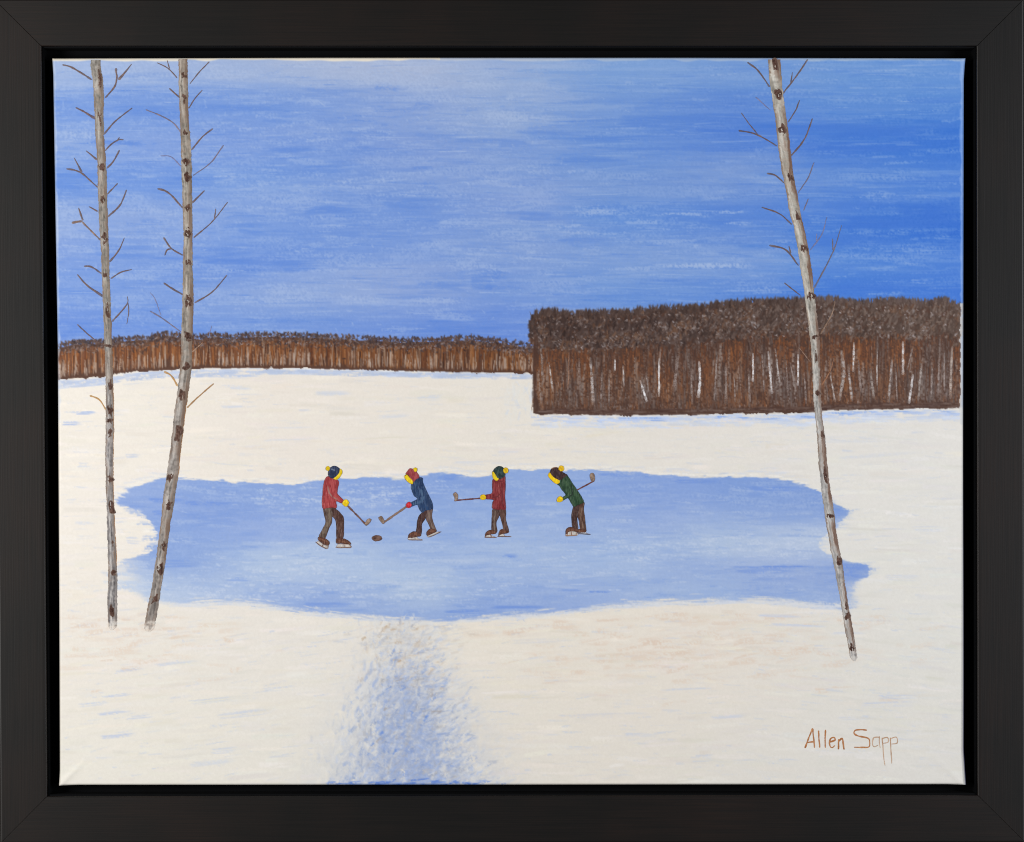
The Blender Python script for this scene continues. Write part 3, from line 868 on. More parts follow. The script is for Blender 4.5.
for _ in range(420):                                   # dark base line
    x = rng.uniform(WOOD_L + 3, WOOD_R); b = wood_bot(x); L = rng.uniform(6, 22)
    y = b - rng.uniform(.3, 5.5)
    x = max(x, WOOD_L + L / 2 + 1)
    stroke(x - L / 2, y, x + L / 2, y + rng.normal(0, .6), rng.uniform(1, 2.4), [(78, 52, 44), (96, 72, 62), (66, 42, 36), (112, 92, 84)][rng.integers(4)], .6, .35, .5)
cln = fbm(RHT, RWD, 9 * R, 11 * R, 55, 3)
for _ in range(5600):                                  # crowns: upright little dabs
    x = rng.uniform(WOOD_L - 5, WOOD_R + 1)
    t = wood_top(x)
    depth = 40 if x < 760 else 38
    y = t + rng.uniform(0, 1) ** .85 * depth + rng.normal(0, 5) * (rng.random() < .5)
    y = max(y, t + 5)
    if x < WOOD_L and y > t + 24: continue
    f = np.clip((x - 640) / 300, 0, 1)
    dark = np.array((58, 42, 38.)) + (np.array((84, 66, 57.)) - np.array((58, 42, 38.))) * f
    mid = np.array((86, 68, 62.)) + (np.array((112, 94, 84.)) - np.array((86, 68, 62.))) * f
    q = (cln[min(int((y - Y0) * R), RHT - 1), min(int((x - X0) * R), RWD - 1)] - .5) * 2.2
    r = rng.random() - q * .6
    c = dark if r < .5 else (mid if r < .93 else np.array((104, 74, 56.)))
    c = c + rng.normal(0, 8)
    L = rng.uniform(2.5, 8); a = math.radians(rng.normal(-84 if y < t + 12 else -70, 22))
    stroke(x, y, x + L * math.cos(a), max(y + L * math.sin(a), t - 2.6), rng.uniform(1.2, 3), c, .85, .22, .9, 0, .35)
for _ in range(2300):                                  # grey highlights in the crowns
    x = rng.uniform(WOOD_L - 3, WOOD_R); t = wood_top(x)
    y = t + rng.uniform(6, 42)
    q = cln[min(int((y - Y0) * R), RHT - 1), min(int((x - X0) * R), RWD - 1)]
    if rng.random() < (q - .3) * 3: continue
    L = rng.uniform(2, 6); a = math.radians(rng.normal(-60, 40))
    c = np.array((140, 130, 128.)) + rng.normal(0, 16)
    stroke(x, y, x + L * math.cos(a), y + L * math.sin(a), rng.uniform(.8, 2), c, rng.uniform(.2, .7), .42, 1, 0, .35, 2, .25)
xp = WOOD_L - 3
while xp < WOOD_R - 1:                                 # feathery tops
    xp += rng.uniform(2.5, 9)
    t = wood_top(xp) + 3; hp = rng.uniform(2.5, 10) if rng.random() < .6 else rng.uniform(1, 4); wp = rng.uniform(1.8, 4.2)
    cp = np.array((72, 54, 48.)) + (22 if xp > 800 else 0) * rng.random() + rng.normal(0, 8)
    for _ in range(13):
        dx = rng.normal(0, .5) * wp
        y0 = t + rng.uniform(0, 6)
        stroke(xp + dx, y0, xp + dx * .35 + rng.normal(.6, .5), max(t - hp * (1 - abs(dx) / wp * .6), y0 - 8), rng.uniform(1, 2.4), cp + rng.normal(0, 8), .7, .3, .9, 0, .5)
for _ in range(260):
    x = rng.uniform(WOOD_L, WOOD_R); t = wood_top(x); y = t + rng.uniform(8, 38); L = rng.uniform(1.5, 4); a = rng.normal(.5, .9)
    stroke(x, y, x + L * math.cos(a), y + L * math.sin(a), rng.uniform(.9, 1.7), np.array((178, 170, 172.)) + rng.normal(0, 14), rng.uniform(.35, .8), .35, 1, 0, .3)
for _ in range(210):                                   # sprigs above the crown line
    x = rng.uniform(WOOD_L - 3, WOOD_R); t = wood_top(x)
    L = rng.uniform(3, 6.5)
    t += 2.0; L *= 1.25
    stroke(x, t + 2.5, x + rng.normal(1.0, 1.6), t + 1.5 - L, rng.uniform(.9, 1.9), np.array((76, 58, 52.)) + rng.normal(0, 10) + (18 if x > 800 else 0), .85, .2, .9, 0, .5)
for _ in range(110):                                   # sprigs over the far tree line
    x = rng.uniform(60, 530); t = far_top(x); L = rng.uniform(2, 4.5)
    stroke(x, t + 1.5, x + rng.normal(1, 1), t + 1.5 - L, rng.uniform(1, 2), np.array((74, 58, 58.)) + rng.normal(0, 8), .85, .2, .9, 0, .5)
for _ in range(26):                                    # the left end of the wood is a dark upright
    y = rng.uniform(330, 405)
    x = WOOD_L + rng.uniform(.5, 5)
    stroke(x, y, x + rng.normal(.3, .5), min(y + rng.uniform(8, 24), 413), rng.uniform(1.2, 2.2), (72, 46, 36), .75, .25, .6)
# clean the ground edge back with snow paint, then the unpainted canvas rim
for _ in range(120):
    x = rng.uniform(60, 956)
    if abs(x - WOOD_L) < 12: continue
    b = groundtop(x); L = rng.uniform(5, 18)
    stroke(x - L / 2, groundtop(x - L / 2) + 1.0, x + L / 2, groundtop(x + L / 2) + 1.0, rng.uniform(.9, 1.8), (226, 228, 232), .7, .38, .9)
rim_l = np.interp(PY[:, 0], [59, 140, 240, 350, 430, 600, 785], [53, 54.5, 56, 58, 58.5, 59.5, 59.8])[:, None].astype(np.float32)
k = sstep(2.2, .4, PX - rim_l - (vnoise(RHT, 1, 7 * R, 1, 61) - .3) * 2.4) * (PY < 420) * .5
C += (np.array((196, 206, 224), np.float32) - C) * k[..., None]
topn = (vnoise(1, RWD, 1, 16 * R, 62) - .25) * 2.6
k = sstep(2.6, .9, PY - 58 - topn) * np.where(PX < 440, .95, .35)
C += (np.array((236, 226, 206), np.float32) - C) * k[..., None]
k = ((PX > 960.4 + (vnoise(RHT, 1, 5 * R, 1, 63) - .5) * 2.2) & (PY < 425) & (PY > 303)).astype(np.float32) * .85
C += (np.array((214, 214, 212), np.float32) - C) * k[..., None]
k = sstep(960.0, 961.2, PX + (vnoise(RHT, 1, 4 * R, 1, 64) - .5) * 2.6) * (PY <= 303) * .45
C += (np.array((170, 192, 232), np.float32) - C) * k[..., None]
C += (TOOTH * 1.1)[..., None]
H += TOOTH * .05
C[:] = np.clip(C, 0, 255)

# --- canvas sheet: quads follow the slightly uneven stretched canvas
NX, NY = 1050, 836
u = np.linspace(0, 1, NX)[None, :]; v = np.linspace(0, 1, NY)[:, None]
yv = 59 + v * 726
left = np.interp(yv, [59, 75, 140, 240, 350, 430, 600, 770, 785], [52.4, 53.4, 54.4, 56, 57.9, 58.4, 59.4, 60, 59.2])
right = np.interp(yv, [59, 66, 80, 300, 600, 750, 785], [965.4, 964.6, 963.7, 963.2, 962.6, 962.2, 964.4])
VX = left + (right - left) * u
top = np.interp(u, [0, .3, .7, 1], [58.4, 57.6, 57.6, 58.2]); bot = np.interp(u, [0, .02, .5, .98, 1], [785.6, 785, 784.8, 784.3, 784.8])
VY = top + (bot - top) * v


def sample(A, x, y):
    fx = np.clip((x - X0) * R - .5, 0, RWD - 1.001); fy = np.clip((y - Y0) * R - .5, 0, RHT - 1.001)
    ix, iy = fx.astype(int), fy.astype(int)
    tx, ty = fx - ix, fy - iy
    if A.ndim == 3: tx, ty = tx[..., None], ty[..., None]
    return A[iy, ix] * (1 - tx) * (1 - ty) + A[iy, ix + 1] * tx * (1 - ty) + A[iy + 1, ix] * (1 - tx) * ty + A[iy + 1, ix + 1] * tx * ty


RELIEF = 0.00030                                       # thickest paint, metres
CREASE = [((60, 785), (90, 756), .0010, 3.0), ((963, 785), (930, 752), .0008, 3.4)]


def surface(x, y):
    """paint surface height towards the camera (metres) at a canvas point"""
    h = sample(H, x, y) * RELIEF
    for (a, b, amp, w) in CREASE:
        L = math.hypot(b[0] - a[0], b[1] - a[1]); ux, uy = (b[0] - a[0]) / L, (b[1] - a[1]) / L
        t = ((x - a[0]) * ux + (y - a[1]) * uy) / L
        d = -(x - a[0]) * uy + (y - a[1]) * ux
        h = h + amp * np.exp(-(d / w) ** 2) * np.clip(1 - t, 0, 1) * (t > -.1)
    return h


hh = surface(VX, VY)
ed = np.minimum(np.minimum(VX - left, right - VX), np.minimum(VY - top, bot - VY))
r_ = 2.0
hh = hh - np.where(ed < r_, (r_ - np.sqrt(np.clip(r_ ** 2 - (r_ - ed) ** 2, 0, None))) * S, 0)
co = np.stack([(VX - 512) * S, -hh, (421 - VY) * S], -1).reshape(-1, 3)
cc = lin(sample(C, VX, VY)).reshape(-1, 3)
FI = (np.arange(NY - 1)[:, None] * NX + np.arange(NX - 1)[None, :])
quads = np.stack([FI, FI + NX, FI + NX + 1, FI + 1], -1)
fx_, fy_ = (VX[:-1, :-1] + VX[1:, 1:]) / 2, (VY[:-1, :-1] + VY[1:, 1:]) / 2
sdf = sample(SD, fx_, fy_)
reg = np.zeros(fx_.shape, int)                         # 0 sky
ft, fb, wt, wb = far_top(fx_), far_bot(fx_), wood_top(fx_), wood_bot(fx_)
in_wood = (fx_ > WOOD_L - 4) & (fx_ < WOOD_R)
reg[(fy_ > ft) & (fx_ <= WOOD_L)] = 1                  # far trees
reg[(fy_ > fb) & (fx_ <= WOOD_L)] = 3
reg[in_wood & (fy_ > wt - 1) & ((fx_ > WOOD_L) | (fy_ < ft))] = 2
reg[(fx_ > WOOD_L) & (fy_ > wb)] = 3
reg[(fx_ >= WOOD_R) & (fy_ > 303)] = 3
reg[sdf > 0] = 4
vv = np.clip((fy_ - 622) / 166, 0, 1)
reg[(fy_ > 624) & (np.abs(fx_ - 402 - 8 * vv) < (34 + 46 * vv) * 1.0) & (reg == 3)] = 5
names = [("painted_sky", "streaky blue sky brushed in horizontal strokes"), ("painted_tree_line", "low rust brown line of far trees left of the tall wood"),
         ("painted_wood", "tall block of brown leafless wood at the right"), ("painted_snow", "cream white snow field"),
         ("painted_pond", "pale blue frozen pond"), ("painted_path", "blue and grey trodden path in the snow below the pond")]
layer = {}
for k, (nm, lb) in enumerate(names):
    q = quads[reg == k]
    idx, inv = np.unique(q.ravel(), return_inverse=True)
    o = np_mesh(nm, co[idx], inv.reshape(-1, 4), M_ground, painting, cc[idx])
    tag(o, lb)
    layer[nm] = o

# --- stretched canvas body: turned edges and the stretcher bars behind
ring = []
for i in range(0, NX, 6): ring.append((0, i))
for j in range(0, NY, 6): ring.append((j, NX - 1))
for i in range(NX - 1, -1, -6): ring.append((NY - 1, i))
for j in range(NY - 1, -1, -6): ring.append((j, 0))
rc = np.array([co[j * NX + i] for j, i in ring]); rcol = np.array([cc[j * NX + i] for j, i in ring])
n = len(ring)
cen = np.array([rc[:, 0].mean(), 0, rc[:, 2].mean()])
rows, cols = [], []
for (dy, gr) in ((0.0, 0.0), (0.0012, 0.0005), (0.006, 0.0007), (0.0205, 0.0006)):
    p = rc.copy()
    p[:, 1] += dy
    isx = np.array([i in (0, NX - 1) for j, i in ring]); isz = np.array([j in (0, NY - 1) for j, i in ring])
    p[:, 0] += np.where(isx, np.sign(p[:, 0] - cen[0]) * gr * np.where(p[:, 0] > 0, 1 + 2.2 * sstep(.0, -.26, p[:, 2]), 1), 0)
    p[:, 2] += np.where(isz, np.sign(p[:, 2] - cen[2]) * gr * .3, 0)
    rows.append(p)
    c = rcol.copy()
    if dy > 0:
        navy = (np.array([i == NX - 1 for j, i in ring]))
        c[navy] = lin((20, 26, 74))
        c[~navy] = lin((60, 58, 52))
    cols.append(c)
fs = [(a * n + i, a * n + (i + 1) % n, (a + 1) * n + (i + 1) % n, (a + 1) * n + i) for a in range(3) for i in range(n)]
tag(np_mesh("canvas_edge", np.concatenate(rows), np.array(fs), M_ground, painting, np.concatenate(cols)), "canvas turned over the stretcher edge")
for (x0, x1, y0, y1) in ((62, 960, 62, 106), (62, 960, 738, 782), (62, 106, 107, 737), (916, 960, 107, 737)):
    a = W3(x0, y1, 0.0012); b = W3(x1, y0, 0.0205)
    cs = np.array([(x, y, z) for x in (a[0], b[0]) for y in (a[1], b[1]) for z in (a[2], b[2])])
    np_mesh("stretcher_bar", cs, np.array([(0, 1, 3, 2), (4, 6, 7, 5), (0, 4, 5, 1), (2, 3, 7, 6), (0, 2, 6, 4), (1, 5, 7, 3)]), M_pine, painting, smooth=False)

# ------------------------------------------------------------------ painted pieces with an edge and a thickness of their own
def srgb_noise(n, seed, amp):
    return np.random.default_rng(seed).normal(0, amp, n)


def patch(name, polys, colour, parent, lift=.10, thick=.16, res=4.0, seed=0, touches=(), streak=(.6, .15), edge_col=None, edge_w=1.0, smoothed=True, rough=.0, amp=9, label=None):
    """raised dab of paint: union of closed outlines in photograph pixels; lift / thick in millimetres"""
    P = [smooth_closed(p, 5) if smoothed else np.array(p, float) for p in polys]
    jr = np.random.default_rng(4000 + seed)
    for q in range(len(P)):
        nz = jr.normal(0, 1, P[q].shape)
        nz = (nz + np.roll(nz, 1, 0) + np.roll(nz, -1, 0) + np.roll(nz, 2, 0)) / 4
        P[q] = P[q] + nz * .26
    allp = np.concatenate(P)
    mn, mx = allp.min(0) - 1, allp.max(0) + 1
    nx, ny = int((mx[0] - mn[0]) * res) + 2, int((mx[1] - mn[1]) * res) + 2
    gx, gy = np.meshgrid(mn[0] + np.arange(nx) / res, mn[1] + np.arange(ny) / res)
    sd = np.full(gx.shape, -1e9); cx, cy = gx.copy(), gy.copy()
    for p in P:
        s, qx, qy = poly_sd(p, gx, gy)
        mm = s > sd
        sd = np.where(mm, s, sd); cx = np.where(mm, qx, cx); cy = np.where(mm, qy, cy)
    ins = sd > 0
    fm = ins[:-1, :-1] | ins[1:, :-1] | ins[:-1, 1:] | ins[1:, 1:]
    if not fm.any(): return None
    vx = np.where(ins, gx, cx); vy = np.where(ins, gy, cy)
    d = np.clip(sd, 0, None)
    tex = fbm(ny, nx, streak[0] * res * 4, streak[1] * res * 8, 900 + seed, 3)
    tex = (tex - tex.mean()) / (tex.std() + 1e-6)
    c = np.empty(gx.shape + (3,)); c[:] = colour
    c += (tex * amp)[..., None] * np.array([1, .95, .9])
    if edge_col is not None:
        k = np.clip(1 - d / edge_w, 0, 1) * (.75 + .25 * tex.clip(-1, 1))
        c += (np.asarray(edge_col, float) - c) * np.clip(k, 0, 1)[..., None]
    for (line, tc, tw, ta) in touches:
        best = np.full(gx.shape, 1e9)
        for a, b in zip(line[:-1], line[1:]):
            dx, dy = b[0] - a[0], b[1] - a[1]
            t = np.clip(((gx - a[0]) * dx + (gy - a[1]) * dy) / (dx * dx + dy * dy + 1e-9), 0, 1)
            best = np.minimum(best, np.hypot(gx - a[0] - t * dx, gy - a[1] - t * dy))
        k = ta * np.clip(1.4 - best / (tw / 2), 0, 1) * np.clip(.8 + .35 * tex, 0.1, 1)
        c += (np.asarray(tc, float) - c) * k[..., None]
    z = surface(vx, vy) + (lift + thick * np.clip(d / .9, 0, 1) + .035 * tex * (d > .3)) * .001
    ids = np.full(gx.shape, -1)
    use = np.zeros(gx.shape, bool)
    use[:-1, :-1] |= fm; use[1:, :-1] |= fm; use[:-1, 1:] |= fm; use[1:, 1:] |= fm
    ids[use] = np.arange(use.sum())
    f = np.stack([ids[:-1, :-1][fm], ids[1:, :-1][fm], ids[1:, 1:][fm], ids[:-1, 1:][fm]], -1)
    pts = np.stack([(vx[use] - 512) * S, -z[use], (421 - vy[use]) * S], -1)
    o = np_mesh(name, pts, f, M_detail, parent, lin(np.clip(c[use], 0, 255)))
    if label: tag(o, label)
    return o


def ribbon(name, line, w0, w1, colour, parent, seed=0, lift=.14, thick=.12, amp=8, res=None, end_col=None, label=None, fade=0.0):
    """brushed line: smooth centre line with tapering width, domed across"""
    p = np.array(line, float)
    if len(p) > 2:
        q = np.concatenate([[2 * p[0] - p[1]], p, [2 * p[-1] - p[-2]]])
        out = []
        for i in range(1, len(q) - 2):
            a, b, c, d = q[i - 1:i + 3]
            for k in range(8):
                t = k / 8
                out.append(.5 * ((2 * b) + (c - a) * t + (2 * a - 5 * b + 4 * c - d) * t * t + (3 * b - a - 3 * c + d) * t ** 3))
        out.append(p[-1]); p = np.array(out)
    seg = np.hypot(*np.diff(p, axis=0).T)
    s = np.concatenate([[0], np.cumsum(seg)])
    n = max(6, int(s[-1] * 2))
    ss = np.linspace(0, s[-1], n)
    cx, cy = np.interp(ss, s, p[:, 0]), np.interp(ss, s, p[:, 1])
    r = np.random.default_rng(500 + seed)
    cx = cx + np.convolve(r.normal(0, .25, n + 8), np.ones(9) / 9, 'valid')
    tx, ty = np.gradient(cx), np.gradient(cy)
    l = np.hypot(tx, ty) + 1e-9
    nx_, ny_ = -ty / l, tx / l
    t = ss / s[-1]
    w = w0 + (w1 - w0) * t
    w = w * (1 + .22 * np.convolve(r.normal(0, 1, n + 6), np.ones(7) / 7 * 2, 'valid').clip(-1, 1))
    w = w * np.sqrt(np.clip(np.minimum(t * s[-1] / .8, (1 - t) * s[-1] / .8), .12, 1))
    us = np.linspace(-1, 1, 7)
    X = cx[:, None] + nx_[:, None] * w[:, None] / 2 * us; Y = cy[:, None] + ny_[:, None] * w[:, None] / 2 * us
    z = surface(X, Y) + (lift * .6 + thick * np.sqrt(1 - us ** 2 * .98)[None, :]) * .001
    c = np.empty(X.shape + (3,)); c[:] = colour
    if end_col is not None: c += (np.asarray(end_col, float) - c) * t[:, None, None]
    nz = np.convolve(r.normal(0, 1, n + 4), np.ones(5) / 5, 'valid')[:, None] * 1.6 + r.normal(0, .7, X.shape)
    c += (nz * amp)[..., None]
    if fade:                                           # dry brush: the ground colour shows through at ends and edges
        k = np.clip(np.sin(np.clip(t, 0, 1) * math.pi) * 1.6, 0, 1)[:, None] * (1 - .75 * np.abs(us)[None, :] ** 2) * np.clip(.8 + .5 * nz, .1, 1)
        k = (1 - fade) + fade * k
        g = sample(C, X, Y)
        c = g + (c - g) * k[..., None]
    pts = np.stack([(X - 512) * S, -z, (421 - Y) * S], -1).reshape(-1, 3)
    m_ = len(us)
    i = (np.arange(n - 1)[:, None] * m_ + np.arange(m_ - 1)[None, :]).ravel()
    o = np_mesh(name, pts, np.stack([i, i + 1, i + m_ + 1, i + m_], -1), M_detail, parent, lin(np.clip(c, 0, 255)).reshape(-1, 3))
    if label: tag(o, label)
    return o


# --- pale stems standing in front of the near wood
wood = layer["painted_wood"]
GREY, PALE, WHITE = (142, 126, 120), (178, 170, 168), (222, 220, 222)
stems = [([(541, 348), (543, 385)], 2.2, GREY), ([(549, 362), (553, 392)], 2.0, PALE), ([(590, 357), (592, 380), (593, 405)], 3.0, PALE), ([(615, 359), (615, 371)], 1.7, WHITE),
         ([(623, 365), (624, 387)], 1.7, PALE), ([(640, 380), (647, 402)], 2.2, WHITE), ([(646, 375), (649, 392)], 1.5, GREY), ([(659, 358), (659, 397)], 2.0, WHITE),
         ([(678, 354), (676, 372), (674, 392)], 3.4, GREY), ([(699, 361), (700, 380), (698, 398)], 2.8, WHITE), ([(726, 363), (726, 405)], 2.8, GREY), ([(717, 355), (714, 400)], 1.6, GREY),
         ([(602, 372), (601, 402)], 2.0, GREY), ([(579, 358), (580, 392)], 2.4, (128, 108, 100)), ([(569, 352), (568, 390)], 1.6, (140, 104, 84)), ([(609, 374), (609, 406)], 1.6, GREY),
         ([(691, 370), (692, 404)], 2.0, GREY), ([(748, 368), (750, 402)], 1.8, GREY), ([(753, 353), (753, 382)], 2.0, WHITE), ([(762, 354), (764, 392)], 2.0, GREY),
         ([(768, 351), (772, 394)], 2.2, WHITE), ([(775, 348), (780, 386)], 2.0, PALE), ([(786, 360), (788, 396)], 1.7, GREY), ([(790, 362), (796, 392)], 1.5, GREY),
         ([(798, 354), (798, 386)], 2.0, WHITE), ([(804, 372), (806, 404)], 1.8, GREY), ([(830, 373), (835, 402)], 2.0, PALE), ([(826, 382), (828, 402)], 1.5, GREY),
         ([(841, 350), (844, 372), (839, 401)], 3.2, (166, 156, 152)), ([(848, 364), (850, 384), (852, 401)], 2.6, PALE), ([(854, 342), (853, 372)], 2.0, WHITE),
         ([(858, 360), (861, 392)], 2.4, GREY), ([(870, 368), (874, 399)], 2.6, (150, 138, 132)), ([(877, 348), (877, 386)], 1.7, PALE), ([(892, 360), (888, 403)], 2.4, PALE),
         ([(903, 341), (903, 375)], 2.3, WHITE), ([(913, 346), (907, 370)], 1.8, GREY), ([(913, 374), (909, 404)], 2.2, WHITE), ([(922, 358), (918, 401)], 2.2, (158, 146, 140)),
         ([(939, 356), (938, 398)], 2.0, GREY), ([(932, 368), (931, 400)], 2.0, GREY), ([(952, 346), (950, 399)], 2.6, (176, 160, 150)), ([(944, 352), (944, 392)], 1.6, GREY),
         ([(734, 372), (735, 402)], 1.6, GREY), ([(896, 372), (897, 402)], 1.6, GREY)]
for k, (ln, w, c) in enumerate(stems):
    ribbon("tree_stem", ln, w * .9, w * 1.15, np.array(c) * .97, wood, 20 + k, .05, .10, 12, fade=.7 if c == WHITE else .82)

# --- three birches
def trunk(spec, seed, base, label, edge_l, edge_r, marks, lowgrey, glow):
    sp = np.array(spec, float)                         # y, left x, right x
    y0, y1 = sp[0, 0], sp[-1, 0]
    n = int((y1 - y0) * 2)
    y = np.linspace(y0, y1, n)
    r = np.random.default_rng(seed)

    def jit(a, k): return np.convolve(r.normal(0, a, n + k - 1), np.ones(k) / math.sqrt(k), 'valid')
    xl = np.interp(y, sp[:, 0], sp[:, 1]) + jit(.16, 9) + jit(.12, 3)
    xr = np.interp(y, sp[:, 0], sp[:, 2]) + jit(.16, 9) + jit(.12, 3)
    k = np.clip((y1 - y) / 3.5, .05, 1) ** .5          # rounded foot
    mid = (xl + xr) / 2; hw = (xr - xl) / 2 * k
    us = np.linspace(-1, 1, 29)
    X = mid[:, None] + hw[:, None] * us; Y = np.repeat(y[:, None], len(us), 1)
    z = surface(X, Y) + (.10 + .22 * np.sqrt(1 - us ** 2 * .99)[None, :]) * .001
    tex = fbm(n, len(us), 26, 5, seed + 70, 4); tex = (tex - tex.mean()) / tex.std()
    t2 = fbm(n, len(us), 5, 9, seed + 71, 3); t2 = (t2 - t2.mean()) / t2.std()
    t3 = fbm(n, len(us), 60, 40, seed + 72, 2); t3 = (t3 - t3.mean()) / t3.std()
    z += .00004 * tex
    c = np.empty(X.shape + (3,)); c[:] = base
    g = np.clip((Y - 300) / 140, 0, 1)[..., None] if lowgrey else 0
    c = c + (np.array(lowgrey or base, float) - c) * g
    c += (tex * 15 + t2 * 10 + t3 * 9)[..., None] * np.array([1, .98, .95])
    hl = np.exp(-((us[None, :] + .25) / .35) ** 2) * np.clip(tex + .3, 0, 1.5)
    c += (np.array((214, 210, 204.)) - c) * np.clip(hl * .26, 0, .7)[..., None]
    el = np.clip((-us[None, :] - .62 + .10 * t2) / .3, 0, 1) * np.clip(.75 + .35 * t3, 0, 1)
    er = np.clip((us[None, :] - .18 + .22 * tex) / .55, 0, 1) * np.clip(.8 + .35 * t3, 0, 1)
    c += (np.array(edge_l, float) - c) * (el * .75)[..., None]
    c += (np.array(edge_r, float) - c) * (er * .85)[..., None]
    if glow:
        gk = np.clip((us[None, :] - .86) / .1, 0, 1) * sstep(glow[0], glow[0] + 25, Y) * sstep(glow[1] + 10, glow[1], Y)
        c += (np.array((196, 132, 66.)) - c) * (gk * .85)[..., None]
    br = np.clip((t3 + .6 * t2 - .2) * .9, 0, 1)
    c += (np.array((118, 97, 82.)) - c) * (br * .30)[..., None]
    ft_ = sstep(y1 - 13, y1 - 2, Y + t2 * 1.6 + tex)
    g0 = sample(C, X, Y)
    c += (g0 - c) * (ft_ * (.88 if seed != 103 else .55))[..., None]
    pts = np.stack([(X - 512) * S, -z, (421 - Y) * S], -1).reshape(-1, 3)
    m_ = len(us)
    i = (np.arange(n - 1)[:, None] * m_ + np.arange(m_ - 1)[None, :]).ravel()
    o = np_mesh("birch_tree", pts, np.stack([i, i + 1, i + m_ + 1, i + m_], -1), M_detail, painting, lin(np.clip(c, 0, 255)).reshape(-1, 3))
    tag(o, label)
    for q, (my, mh, off, mw) in enumerate(marks):      # dark bark marks
        ml, mr = np.interp(my, y, mid), np.interp(my, y, hw)
        cxm = ml + off * mr
        dx = (np.interp(my + 3, y, mid) - np.interp(my - 3, y, mid)) / 6
        pts_ = []
        for a in range(11):
            an = a / 11 * 2 * math.pi
            rr = 1 + r.normal(0, .24)
            py_ = math.sin(an) * mh / 2 * rr
            pts_.append((cxm + math.cos(an) * mw * 1.15 * mr * rr + py_ * dx, my + py_))
        patch("bark_mark", [pts_], np.array((80, 54, 44.)) + r.normal(0, 8), o, .33, .06, 4, seed * 50 + q, (), (.5, .2),
              (118, 102, 90), 1.15, True, 0, 12)
    return o


b1 = trunk([(60, 90.8, 100.6), (66, 90.6, 100.8), (80, 92.5, 103), (92, 93.8, 103.8), (110, 94.4, 103.6), (135, 95.6, 103.8), (160, 97.3, 105.9), (180, 97.7, 106.9), (220, 98.9, 107.6),
            (250, 101, 109.2), (290, 102.4, 110), (330, 104, 111.7), (372, 105.5, 112.9), (400, 105.9, 114), (430, 105.9, 114), (460, 105.4, 113.4), (500, 106.4, 114), (520, 107, 114.8), (560, 108, 116.8),
            (580, 108.6, 117.4), (600, 107.6, 117.2), (622, 108, 117.2), (630, 108.5, 116.5)], 101, (147, 141, 133),
           "leftmost birch with a straight slender grey trunk", (118, 98, 84), (118, 98, 84),
           [(80, 16, .35, .38), (118, 15, .25, .42), (167, 8, .1, .6), (199, 8, -.05, .5), (239, 9, .1, .6), (275, 6, 0, .55), (311, 15, .1, .5), (346, 3.5, 0, .8), (385, 10, .15, .5),
            (410, 12, .1, .55), (421, 5, .1, .62), (434, 10, .1, .55), (480, 8, .1, .75), (507, 12, .1, .7), (543, 5, .2, .4), (573, 7, .2, .6), (612, 14, -.1, .5)],
           (146, 141, 140), (368, 560))
b2 = trunk([(59, 178.4, 187.3), (90, 179, 188), (120, 179.9, 188.7), (145, 181, 191), (170, 181.5, 191.8), (200, 182.5, 192.2), (230, 183.6, 192.4), (270, 183, 192.8), (300, 182.5, 193.8), (320, 182, 193),
            (340, 181, 192.4), (356, 181.5, 192.0), (370, 179.9, 191.4), (390, 177.8, 188.9), (410, 174.7, 185.8), (430, 172.7, 183.6), (450, 170.2, 180.9), (470, 167.5, 179.4), (490, 164.2, 176), (510, 162, 173.3),
            (520, 161, 171.2), (545, 157.9, 167.6), (570, 154.4, 164.2), (590, 151.3, 161), (610, 147, 157.9), (625, 144.6, 154.8), (632, 144.2, 153.0)], 102, (154, 146, 136),
           "birch with a curving trunk, second from the left edge", (120, 96, 80), (112, 90, 76),
           [(75, 8, .1, .6), (98, 10, .1, .45), (133, 6, -.05, .4), (162, 8, 0, .55), (177, 9, .1, .6), (208, 6, .1, .55), (233, 12, .1, .55), (262, 6, .2, .5), (300, 13, .15, .5), (336, 9, .1, .6),
            (366, 9, .1, .6), (395, 11, 0, .45), (433, 15, .1, .6), (478, 9, -.35, .4), (505, 10, .1, .6), (546, 8, .25, .5), (568, 12, .2, .6), (598, 9, .2, .5), (340, 4, .5, .3)],
           (150, 142, 136), (385, 470))
b3 = trunk([(59.5, 768.3, 780.2), (80, 769.3, 781.6), (100, 772.4, 784), (120, 775.3, 786.8), (150, 778.6, 790.5), (170, 781.6, 792.6), (190, 785.8, 796.4), (210, 789.2, 799.9), (230, 794.2, 804.4), (250, 798, 808.8),
            (270, 800.6, 811.8), (290, 804.2, 813.9), (310, 806.3, 816.2), (335, 809.4, 819.4), (345, 810.9, 820), (370, 812.3, 820.2), (395, 813, 820.7), (415, 815, 822), (440, 817.5, 825.3), (465, 818.7, 827.3),
            (490, 821.6, 830.4), (500, 822.8, 832.3), (520, 825.3, 834.9), (545, 829.8, 838.2), (565, 833.9, 842.7), (590, 838.6, 845.9), (610, 842, 849.2), (630, 845, 853), (650, 848.9, 856.2), (661, 850.8, 857.8)], 103,
           (184, 178, 167), "right birch leaning left with a pale trunk in front of the tall wood", (130, 108, 92), (100, 68, 52),
           [(67, 15, .1, .5), (94, 10, .1, .55), (131, 13, .1, .5), (178, 8, .3, .5), (216, 9, .3, .45), (249, 9, .2, .6), (296, 12, .2, .65), (337, 5, .1, .6), (357, 12, .15, .25), (393, 6, .2, .6),
            (435, 9, .35, .6), (475, 12, .3, .5), (516, 5, .1, .6), (562, 10, .3, .55), (605, 8, .3, .5), (616, 8, .3, .7), (648, 8, .1, .7)],
           (182, 178, 174), None)

